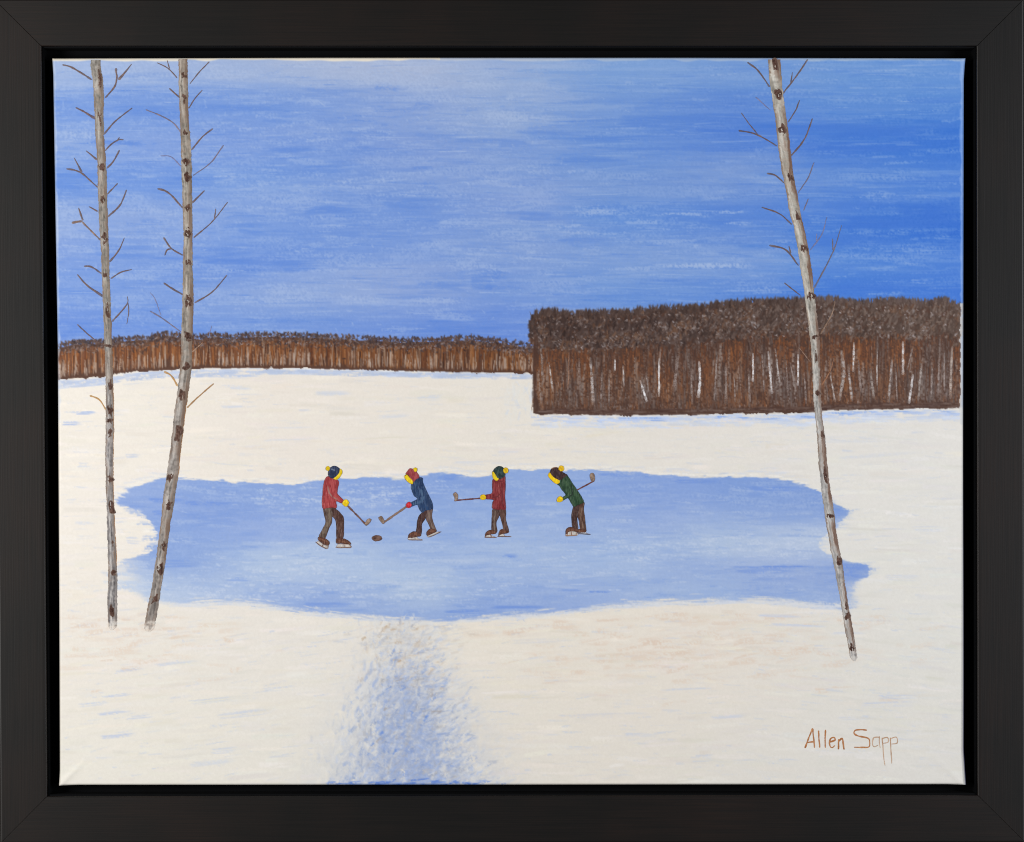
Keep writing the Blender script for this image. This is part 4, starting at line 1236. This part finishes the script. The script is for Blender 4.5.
TW = (100, 76, 70)
FA = (118, 116, 150)
GO = (176, 128, 70)
tw1 = [([(91.7, 79.8), (80.8, 72.6), (70.5, 66.9), (62.3, 64.8)], 1.5, 2.2, TW), ([(105, 98), (113.7, 88), (116.8, 78.8), (115.8, 68.1)], 1.4, 2.4, TW), ([(118.4, 79.8), (124, 73.6), (131.8, 64)], 2.2, 1.0, TW),
       ([(95.6, 118.8), (83.9, 111.7), (75.7, 107.5)], 2.2, 2.0, (98, 72, 70)), ([(103.6, 134.6), (115.8, 120.9), (132.2, 108)], 1.4, 1.6, TW),
       ([(104.8, 151), (111.7, 143.9), (118.8, 139.8), (123.6, 139.8)], 1.3, 1.5, TW), ([(116.8, 141.4), (119.5, 137.3)], 1.4, 1.2, TW), ([(97.3, 160), (86, 150.7)], 1.8, 1.5, TW),
       ([(106.8, 168.4), (113.7, 161), (119.5, 150)], 1.4, 1.9, TW), ([(97.9, 187.5), (89, 179.5), (81.9, 173.3), (74.7, 170.2), (66.4, 168.8)], 1.3, 2.2, TW), ([(81.9, 172.7), (74.2, 157.9)], 1.7, 1.2, TW),
       ([(107.3, 194.2), (117.8, 183.2)], 1.5, 1.2, TW), ([(97.9, 211.5), (89, 206.6)], 1.4, 1.6, TW), ([(107.8, 216.8), (119.9, 205.2), (126.7, 189.7)], 1.7, 1.5, TW),
       ([(100.6, 240.3), (91.1, 230.8), (81.9, 221.6)], 1.5, 1.8, (120, 90, 72)), ([(82.3, 221.2), (77, 221.8), (71.6, 223)], 2.0, 2.4, (120, 90, 72)), ([(82.9, 220.6), (78.4, 207.8)], 2.0, 1.8, TW),
       ([(109.4, 262), (118.8, 250.3), (124.4, 237.6)], 1.7, 1.2, TW), ([(101.6, 273.6), (91.1, 266.8), (83.9, 266.2)], 1.3, 2.0, TW), ([(110.8, 278.6), (120.9, 272.3), (131.8, 269.5)], 1.3, 1.3, TW),
       ([(102.8, 296.2), (87, 285.3), (77.3, 274.4)], 1.9, 1.9, TW), ([(112, 321.5), (120.9, 312), (127.7, 302.8), (127.3, 296.2)], 1.7, 1.0, TW), ([(128, 302.8), (128.7, 312), (126.7, 324.3)], 1.1, .8, TW),
       ([(103.8, 345.9), (94.2, 339.3), (86, 332.5), (77.3, 324.3)], 1.0, 1.7, TW), ([(105.8, 409.8), (101.5, 402.5), (97.3, 398.3), (89.7, 395.6)], 1.0, 1.9, GO)]
tw2 = [([(177.2, 78), (168.2, 68.5), (156.9, 62.7)], 1.2, 1.2, TW), ([(169.6, 69), (167.1, 60.3)], 1.1, 1.0, TW), ([(189.5, 84.2), (199, 72.5), (209.3, 61.7)], .9, 1.5, TW), ([(180.1, 98), (169.2, 88.4)], 1.9, 1.7, TW),
       ([(188.5, 108.6), (195, 98.5), (202.5, 90)], 1.1, 1.5, TW), ([(180.7, 132), (173.3, 123), (161, 115.8), (145.6, 109.6)], 1.4, 1.4, (116, 100, 110)), ([(191.6, 150), (202, 137.3), (213, 128.5)], 1.3, 1.6, TW),
       ([(181.7, 167.3), (171.2, 156.9), (160.4, 155.8)], 1.2, 1.2, FA), ([(193, 175.6), (210.3, 163), (223.6, 145.1)], 1.0, 1.4, (112, 98, 112)), ([(182.9, 208.2), (172, 196), (165, 190.8), (157.5, 188.7)], 1.3, 2.3, TW),
       ([(192.2, 202.8), (204.7, 190.4)], 1.5, 1.2, TW), ([(193.6, 237.6), (212.3, 221.6), (227.8, 202)], 1.3, 1.0, TW), ([(214.4, 219.8), (215.8, 208.6)], 1.2, 1.0, TW),
       ([(182.9, 255.3), (171.2, 248.3), (163.6, 237.4)], 1.2, 1.9, TW), ([(172.3, 248.6), (167.1, 250), (164.7, 255.5)], 1.4, 1.2, TW), ([(182.9, 294.7), (172, 288.5), (163.6, 282.8)], 1.4, 2.0, TW),
       ([(194.5, 303), (212.3, 291.9), (227.1, 275)], 1.4, 1.3, TW), ([(180.9, 331.8), (162, 318.2), (150, 311)], .9, 1.7, (112, 102, 120)), ([(161, 315.5), (154.8, 298.6), (149.7, 292.5)], 1.0, .8, FA),
       ([(209.3, 333.6), (212, 325.4)], .9, .8, FA), ([(192.2, 352), (203, 342.4)], 1.2, 1.0, (150, 120, 100)), ([(177.8, 386.2), (171.2, 375.7), (164, 371.6)], 1.5, 2.2, GO),
       ([(187, 407.8), (199, 396.2), (213.8, 383.5)], 1.3, 1.8, (150, 108, 66))]
tw3 = [([(769.6, 87), (758, 70.6), (747.3, 62.3)], 1.3, 2.0, TW), ([(782.4, 94.2), (796, 76.7), (807.7, 59.4)], 1.3, 1.6, TW), ([(790.9, 83.2), (792.5, 72.2)], 1.2, .9, TW), ([(770.6, 110.5), (755.6, 96.9)], .8, 1.2, FA),
       ([(788, 122.3), (796, 109.6), (799.7, 99.9)], 1.2, 1.3, TW), ([(776.9, 146), (765, 138.8), (752.9, 133.2), (738.5, 130.6)], 1.2, 2.0, TW), ([(758, 134.9), (747.7, 121.9), (741.2, 112.7)], 1.1, .9, TW),
       ([(790.7, 156.2), (804.3, 139.4), (812.5, 118.4)], 1.5, 1.5, TW), ([(784, 183), (775.5, 175.4), (766.9, 173.3)], 1.0, 1.8, TW), ([(797.8, 193.2), (808.4, 177.4), (813.9, 162.4)], 1.0, 1.3, (108, 96, 110)),
       ([(803.6, 210.6), (808.4, 198.6)], 1.0, 1.0, (108, 96, 110)), ([(791.9, 224.6), (779.6, 213.9), (761.7, 207.1)], 1.2, 1.8, TW), ([(810.2, 250.2), (821.7, 234.5), (826.9, 217)], 1.2, 1.0, FA),
       ([(816.5, 241.5), (816.8, 233)], 1.0, .8, FA), ([(798.4, 265.6), (785.8, 249.9), (769.3, 245.3)], 1.2, 2.2, TW), ([(790.9, 253.4), (788.8, 245.8)], 1.4, 1.0, TW), ([(814.2, 288.2), (833, 251.9), (841.7, 225.2)], 1.5, 1.0, (104, 92, 100)),
       ([(833, 250.2), (832.4, 238.6)], 1.4, 1.0, (104, 92, 100)), ([(800.4, 295.4), (784.3, 282.8)], 1.0, 1.6, TW), ([(820.4, 334.4), (832, 313.6), (835, 301)], 1.5, 1.1, (140, 112, 92)),
       ([(821.7, 385.3), (830, 371), (833.5, 359.5)], 1.4, .9, (148, 100, 70)), ([(810.3, 362), (798.6, 347)], 1.0, 1.2, (140, 112, 96))]
sd_ = 200
for tr, lst in ((b1, tw1), (b2, tw2), (b3, tw3)):
    for (ln, w0, w1, c) in lst:
        sd_ += 1
        ribbon("twig", ln, w0 * 1.15, w1 * .85, c, tr, sd_, .10, .12, 12, fade=.35)

# --- the four skaters
Q = 70 / 589.0


def Z(ox, oy, pts): return [(ox + x * Q, oy + y * Q) for x, y in pts]


def disc(x, y, rx, ry=None, n=10):
    ry = ry or rx
    return [(x + rx * math.cos(k / n * 2 * math.pi), y + ry * math.sin(k / n * 2 * math.pi)) for k in range(n)]


YEL, YEL_D = (226, 196, 22), (170, 128, 16)
BRN, BRN_L = (78, 52, 44), (124, 104, 92)


def skater(ox, oy, label, pieces, under, seed):
    """pieces: (name, outline, colour, touches, edge colour, lift step)"""
    body = patch("person", [Z(ox, oy, p[1]) for p in pieces if p[0] != "skate_blade"], under, painting, .06, .05, 4, seed, (), (.5, .3), None, 1, True, 0, 7, label)
    for k, (nm, out, colr, tch, ec, lv) in enumerate(pieces):
        tt = [(Z(ox, oy, ln), tc, tw * Q * 1.1, min(1, ta * 1.3)) for (ln, tc, tw, ta) in tch]
        pt = patch(nm, [Z(ox, oy, out)], np.array(colr, float), body, .14 + .07 * lv, .12, 5, seed + k + 1, tt, (.9, .12), ec if nm != 'skate_blade' else (128, 100, 86), .6, True, 0, 10)
        if nm == "skate_blade":
            ribbon("runner", tt[0][0], 1.05, 1.0, tch[0][1], body, seed + 40 + k, .34, .10, 8)
    return body


def stick(ox, oy, a, b, w, blade, label, seed, col=(108, 78, 74)):
    s = ribbon("hockey_stick", Z(ox, oy, [a, b]), w * Q, w * Q, col, painting, seed, .3, .16, 9, label=label)
    patch("blade", [Z(ox, oy, blade)], (142, 120, 104), s, .34, .14, 5, seed, (), (.5, .3), (104, 76, 68), .7, True, 0, 14)


SHOE = (96, 60, 46)
WHT = (196, 190, 184)
# 1: red jacket, navy hat, facing right
skater(310, 455, "skater in a red jacket, navy hat and yellow mitten, stick pointing right", [
    ("trouser_leg", [(110, 445), (150, 440), (192, 445), (190, 500), (186, 560), (160, 620), (127, 702), (100, 700), (74, 685), (100, 630), (130, 570), (120, 510)], (92, 74, 65),
     [([(160, 460), (165, 540), (110, 670)], (124, 110, 94), 26, .7), ([(120, 460), (132, 560)], (70, 48, 42), 12, .6)], (66, 44, 38), 0),
    ("trouser_leg", [(180, 445), (215, 452), (262, 495), (285, 528), (285, 620), (277, 702), (225, 702), (222, 620), (216, 552), (190, 515)], (78, 52, 46),
     [([(262, 540), (258, 680)], (112, 88, 78), 10, .5)], (58, 38, 34), 1),
    ("boot", [(72, 690), (100, 694), (132, 704), (162, 728), (158, 758), (130, 756), (98, 738), (68, 712)], SHOE, [([(90, 705), (140, 730)], (140, 96, 70), 10, .6)], (62, 40, 34), 2),
    ("boot", [(222, 702), (250, 698), (282, 702), (326, 722), (346, 752), (300, 750), (262, 746), (222, 744)], SHOE, [([(240, 720), (310, 735)], (136, 92, 66), 10, .6)], (62, 40, 34), 2),
    ("skate_blade", [(66, 722), (100, 742), (132, 758), (158, 760), (150, 786), (138, 786), (96, 768), (60, 738)], WHT, [([(44, 730), (90, 764), (140, 790)], (116, 92, 84), 9, .9), ([(140, 788), (156, 756)], (116, 92, 84), 10, .9), ([(112, 750), (104, 766)], (116, 92, 84), 10, .8)], None, 1),
    ("skate_blade", [(240, 748), (280, 750), (330, 752), (348, 765), (345, 778), (290, 782), (222, 780), (222, 768)], WHT, [([(215, 776), (345, 779)], (126, 100, 90), 10, .9), ([(286, 748), (290, 776)], (116, 86, 76), 9, .8), ([(335, 755), (346, 775)], (126, 100, 90), 10, .8)], None, 1),
    ("jacket", [(150, 180), (180, 195), (215, 206), (240, 215), (243, 250), (231, 300), (236, 335), (286, 383), (266, 406), (222, 390), (225, 430), (219, 450), (190, 442), (150, 448), (110, 452), (100, 400), (105, 330), (108, 270), (120, 220), (135, 190)], (158, 60, 62),
     [([(152, 262), (162, 318), (190, 355), (232, 372)], (150, 122, 112), 11, .75), ([(140, 205), (122, 280), (118, 400)], (132, 44, 48), 14, .5), ([(225, 225), (228, 300)], (120, 44, 46), 12, .6), ([(180, 215), (200, 330), (260, 390)], (176, 74, 74), 22, .5), ([(150, 380), (200, 420)], (168, 62, 66), 26, .4)], (104, 40, 42), 2),
    ("hat", [(155, 130), (165, 108), (190, 95), (212, 92), (240, 106), (254, 122), (247, 145), (226, 172), (200, 196), (170, 190), (152, 165)], (40, 52, 82),
     [([(185, 120), (205, 128)], (120, 130, 150), 12, .7), ([(175, 165), (215, 150)], (26, 34, 58), 20, .5)], (28, 34, 52), 3),
    ("face", [(254, 116), (272, 138), (268, 162), (248, 190), (225, 208), (203, 204), (198, 194), (224, 174), (246, 148)], YEL, [([(214, 192), (245, 165)], (236, 212, 40), 10, .6)], YEL_D, 3),
    ("pompom", disc(150, 113, 18, 20), YEL, [([(142, 108), (156, 118)], (196, 160, 20), 10, .6)], YEL_D, 4),
    ("mitten", [(280, 388), (292, 374), (310, 374), (328, 396), (322, 420), (302, 436), (280, 422), (272, 408)], (232, 200, 14), [([(290, 400), (310, 412)], (214, 170, 10), 12, .5)], YEL_D, 5)],
    (74, 46, 42), 3000)
stick(310, 455, (316, 425), (468, 584), 14, [(460, 578), (472, 562), (484, 540), (502, 533), (516, 542), (510, 562), (490, 584), (472, 595)], "stick held by the skater in the red jacket and navy hat", 71)
# 2: blue jacket, red hat, facing left
skater(375, 455, "skater in a blue jacket, red hat and red mitten, leaning to the left", [
    ("trouser_leg", [(436, 460), (486, 452), (480, 520), (496, 580), (516, 632), (498, 642), (476, 636), (450, 582), (430, 530)], (100, 80, 74), [([(455, 490), (470, 570), (490, 620)], (128, 112, 102), 14, .6)], (66, 46, 42), 0),
    ("trouser_leg", [(395, 482), (415, 470), (442, 465), (426, 530), (397, 580), (396, 640), (381, 682), (345, 672), (352, 600), (355, 550), (372, 508)], (68, 44, 42), [([(385, 540), (372, 650)], (92, 64, 58), 12, .5)], (50, 34, 32), 1),
    ("boot", [(279, 682), (292, 660), (315, 646), (346, 645), (386, 668), (380, 684), (345, 690), (286, 702)], SHOE, [([(300, 662), (350, 666)], (126, 84, 62), 12, .6)], (58, 38, 34), 2),
    ("boot", [(432, 656), (445, 632), (466, 620), (515, 626), (512, 650), (482, 664), (442, 680)], SHOE, [([(455, 640), (495, 640)], (126, 84, 62), 12, .6)], (58, 38, 34), 2),
    ("skate_blade", [(282, 694), (345, 688), (362, 700), (400, 712), (396, 719), (340, 717), (282, 714)], WHT, [([(280, 713), (400, 715)], (122, 106, 106), 8, .9), ([(335, 690), (338, 712)], (116, 96, 90), 8, .8)], None, 1),
    ("skate_blade", [(442, 678), (484, 662), (512, 648), (552, 642), (552, 650), (500, 676), (452, 692)], WHT, [([(450, 690), (500, 672), (552, 645)], (112, 98, 100), 8, .9)], None, 1),
    ("jacket", [(302, 258), (326, 226), (352, 194), (384, 188), (400, 196), (404, 230), (430, 290), (470, 370), (486, 420), (481, 460), (432, 466), (400, 486), (370, 455), (355, 420), (318, 432), (298, 430), (302, 402), (356, 370), (330, 345), (310, 300)], (38, 62, 98),
     [([(390, 300), (408, 350), (392, 388), (330, 412)], (74, 100, 130), 24, .7), ([(345, 260), (360, 330)], (58, 84, 118), 20, .5), ([(440, 340), (462, 440)], (30, 48, 80), 20, .6), ([(385, 230), (375, 270)], (24, 40, 74), 12, .6), ([(400, 430), (440, 450)], (34, 66, 108), 20, .5)], (26, 40, 68), 2),
    ("hat", [(258, 160), (268, 140), (294, 112), (316, 116), (338, 128), (356, 150), (374, 188), (346, 206), (326, 226), (304, 202), (280, 172)], (152, 64, 68), [([(300, 135), (335, 185)], (172, 84, 84), 20, .5), ([(285, 160), (320, 200)], (126, 48, 54), 10, .6)], (104, 42, 46), 3),
    ("face", [(250, 172), (270, 165), (300, 196), (322, 222), (316, 246), (296, 240), (264, 216), (248, 190)], YEL, [([(262, 180), (305, 225)], (240, 216, 40), 12, .6), ([(252, 160), (256, 172)], (60, 46, 30), 8, .7)], YEL_D, 3),
    ("pompom", disc(339, 124, 17, 19), YEL, [([(332, 120), (346, 128)], (240, 220, 70), 10, .6)], YEL_D, 4),
    ("mitten", [(262, 414), (275, 398), (292, 394), (310, 414), (304, 436), (280, 446), (264, 434)], (196, 44, 56), [([(276, 414), (296, 424)], (216, 70, 74), 12, .6)], (140, 30, 40), 5)],
    (48, 36, 42), 3100)
stick(375, 455, (268, 432), (66, 572), 16, [(28, 532), (42, 516), (58, 516), (74, 540), (82, 562), (70, 581), (52, 566)], "stick held by the skater in the blue jacket", 72, (128, 104, 92))
# 3: dark red jacket, green hat, facing left
skater(445, 455, "skater in a dark red jacket and green hat standing upright, stick held level", [
    ("trouser_leg", [(402, 455), (455, 460), (452, 520), (431, 570), (440, 640), (418, 648), (394, 636), (391, 570), (394, 510)], (80, 58, 52), [([(425, 480), (410, 560), (420, 630)], (126, 112, 100), 14, .6)], (56, 38, 36), 0),
    ("trouser_leg", [(452, 460), (508, 455), (513, 530), (521, 580), (536, 638), (512, 648), (490, 640), (484, 590), (464, 520)], (84, 58, 50), [([(495, 500), (505, 610)], (112, 84, 72), 10, .6)], (54, 36, 34), 1),
    ("boot", [(338, 680), (344, 652), (366, 634), (400, 630), (436, 644), (420, 664), (380, 668), (352, 676)], SHOE, [([(360, 655), (410, 650)], (122, 82, 62), 12, .6)], (58, 38, 34), 2),
    ("boot", [(450, 682), (454, 652), (474, 626), (510, 628), (538, 644), (520, 660), (478, 664)], SHOE, [([(470, 645), (515, 648)], (122, 82, 62), 12, .6)], (58, 38, 34), 2),
    ("skate_blade", [(340, 678), (380, 668), (396, 680), (430, 690), (428, 697), (340, 698)], WHT, [([(338, 693), (430, 692)], (112, 84, 78), 8, .9), ([(344, 660), (342, 694)], (112, 84, 78), 9, .9), ([(384, 670), (390, 690)], (112, 84, 78), 8, .8)], None, 1),
    ("skate_blade", [(450, 678), (480, 664), (500, 670), (506, 680), (550, 684), (550, 690), (448, 690)], WHT, [([(445, 686), (550, 686)], (104, 84, 84), 8, .9), ([(454, 660), (450, 684)], (112, 84, 78), 9, .9)], None, 1),
    ("jacket", [(402, 206), (440, 204), (476, 188), (506, 172), (510, 260), (506, 340), (509, 456), (470, 462), (400, 450), (398, 400), (405, 376), (346, 370), (340, 336), (394, 320), (396, 260)], (124, 44, 48),
     [([(452, 258), (456, 350)], (164, 92, 88), 8, .7), ([(420, 240), (412, 310), (360, 350)], (144, 58, 60), 18, .5), ([(478, 240), (484, 430)], (92, 34, 38), 12, .6), ([(400, 358), (440, 350), (462, 330)], (84, 30, 36), 7, .7), ([(430, 390), (470, 440)], (140, 48, 52), 24, .4), ([(418, 225), (480, 222)], (92, 34, 38), 7, .6)], (76, 30, 34), 2),
    ("hat", [(404, 140), (420, 110), (454, 94), (488, 104), (506, 140), (500, 182), (470, 202), (442, 196), (425, 166)], (40, 60, 60), [([(435, 120), (470, 150)], (74, 96, 92), 12, .5), ([(455, 165), (480, 180)], (24, 38, 42), 16, .6)], (26, 36, 38), 3),
    ("face", [(399, 140), (416, 144), (434, 180), (454, 202), (436, 219), (412, 206), (398, 176)], YEL, [([(412, 180), (436, 205)], (240, 210, 20), 12, .6)], YEL_D, 3),
    ("pompom", disc(511, 130, 22, 26), (220, 184, 24), [([(504, 120), (516, 138)], (190, 148, 20), 12, .6)], YEL_D, 4),
    ("mitten", disc(321, 355, 26, 24), (228, 192, 16), [([(312, 348), (330, 360)], (206, 160, 16), 14, .5)], YEL_D, 5)],
    (60, 34, 36), 3200)
stick(445, 455, (300, 364), (84, 382), 13, [(78, 390), (82, 362), (70, 332), (88, 312), (108, 328), (108, 366), (98, 386)], "stick held level by the skater in the dark red jacket", 73, (104, 66, 68))
# 4: green jacket, brown hat, facing left
stick(540, 455, (306, 298), (458, 216), 12, [(428, 216), (418, 168), (438, 150), (456, 162), (462, 206), (448, 222)], "stick raised behind the skater in the green jacket", 74, (106, 66, 62))
skater(540, 455, "skater in a green jacket and brown hat bending forward to the left", [
    ("trouser_leg", [(328, 420), (372, 398), (370, 460), (381, 560), (389, 636), (366, 644), (340, 628), (330, 570), (318, 510)], (88, 62, 52), [([(350, 450), (340, 520), (362, 610)], (130, 108, 92), 12, .6)], (54, 36, 34), 0),
    ("trouser_leg", [(284, 432), (336, 422), (322, 480), (312, 540), (321, 616), (298, 624), (274, 612), (264, 520), (272, 462)], (66, 44, 40), [([(296, 470), (288, 590)], (90, 64, 54), 12, .5)], (48, 32, 30), 1),
    ("boot", [(217, 676), (218, 628), (248, 606), (300, 614), (322, 632), (312, 648), (280, 642), (244, 646), (232, 676)], SHOE, [([(235, 632), (300, 632)], (124, 86, 66), 12, .6)], (58, 38, 34), 2),
    ("boot", [(300, 640), (330, 622), (388, 630), (378, 652), (330, 654)], SHOE, [([(320, 640), (365, 640)], (124, 86, 66), 10, .6)], (58, 38, 34), 2),
    ("skate_blade", [(222, 650), (250, 642), (300, 642), (318, 660), (310, 678), (220, 682)], WHT, [([(218, 678), (310, 675)], (150, 116, 96), 9, .9), ([(264, 648), (266, 676)], (130, 96, 80), 10, .8), ([(308, 650), (304, 672)], (130, 96, 80), 10, .8)], None, 1),
    ("skate_blade", [(320, 652), (382, 646), (392, 656), (424, 666), (420, 672), (370, 668), (320, 662)], (200, 200, 206), [([(300, 656), (360, 662), (422, 669)], (78, 80, 96), 9, .9)], None, 1),
    ("jacket", [(146, 248), (160, 214), (190, 186), (222, 160), (238, 182), (265, 225), (310, 290), (350, 350), (366, 400), (322, 420), (286, 436), (260, 402), (234, 364), (190, 382), (188, 356), (214, 335), (190, 300), (164, 262)], (44, 70, 48),
     [([(205, 215), (250, 280), (240, 340), (205, 360)], (74, 100, 70), 20, .6), ([(262, 250), (275, 330), (240, 355)], (26, 40, 32), 10, .7), ([(300, 320), (330, 390)], (64, 92, 62), 22, .5), ([(190, 270), (215, 320)], (30, 48, 38), 10, .5)], (30, 42, 36), 2),
    ("hat", [(86, 134), (108, 106), (146, 104), (172, 130), (200, 150), (232, 172), (210, 188), (186, 202), (164, 216), (134, 202), (104, 180), (88, 156)], (62, 42, 42), [([(96, 116), (120, 102), (150, 100)], (196, 130, 84), 10, .6), ([(130, 140), (170, 190)], (44, 28, 30), 18, .5)], (46, 30, 30), 3),
    ("face", [(78, 146), (98, 164), (124, 190), (168, 212), (162, 238), (130, 241), (100, 216), (76, 190), (68, 170)], (236, 196, 10), [([(85, 180), (140, 228)], (244, 208, 12), 12, .6)], YEL_D, 3),
    ("pompom", disc(178, 113, 23, 25), (230, 188, 20), [([(170, 105), (186, 120)], (202, 150, 20), 14, .6)], YEL_D, 4),
    ("mitten", [(140, 378), (152, 356), (170, 346), (192, 356), (192, 382), (166, 397), (146, 392)], (230, 196, 12), [([(155, 370), (178, 378)], (210, 166, 14), 14, .5)], YEL_D, 5)],
    (44, 34, 32), 3300)
# puck
patch("puck", [disc(377, 538.2, 5.3, 3.0, 12)], (104, 76, 66), painting, .2, .14, 5, 77, [([(373, 536.6), (381, 536.6)], (134, 104, 92), 2.2, .6)], (.5, .5), (84, 58, 50), .9, True, 0, 12, "brown puck on the ice between the first two skaters")

# --- signature
sig = link(bpy.data.objects.new("signature", None), painting)
tag(sig, "rust coloured brush lettering of the signature in the lower right corner")
G = 160 / 1024.0
letters = [[[(160, 308), (184, 240), (209, 180)], [(209, 182), (216, 250), (221, 306)], [(172, 272), (220, 266)]],
           [[(246, 195), (250, 250), (255, 306)]], [[(291, 190), (288, 250), (290, 306)]],
           [[(318, 270), (352, 256), (346, 240), (326, 246), (316, 272), (322, 298), (336, 304), (352, 290)]],
           [[(372, 316), (376, 250)], [(374, 264), (398, 246), (404, 280), (411, 318)]],
           [[(558, 193), (520, 190), (482, 194), (474, 214), (500, 230), (562, 244), (573, 270), (568, 300), (530, 303), (472, 302)]],
           [[(636, 237), (602, 240), (593, 258), (592, 284), (604, 299), (628, 288)], [(636, 232), (635, 270), (640, 306)]],
           [[(652, 240), (660, 310), (664, 370), (673, 420)], [(655, 246), (688, 240), (692, 268), (660, 278)]],
           [[(706, 240), (710, 320), (716, 408)], [(708, 246), (746, 238), (750, 274), (712, 282)]]]
kk = 0
for li, strokes in enumerate(letters):
    first = None
    pts_all = None
    for st in strokes:
        kk += 1
        ln = [(780 + x * G, 700 + y * G) for x, y in st]
        pale = li >= 6
        o = ribbon("letter" if first is None else "letter_stroke", ln, 1.2 if pale else 1.6, 1.0 if pale else 1.4, (186, 148, 118) if pale else (172, 112, 68), sig, 800 + kk, .05, .07, 10,
                   end_col=(200, 176, 156) if pale else (182, 128, 86))
        first = first or o
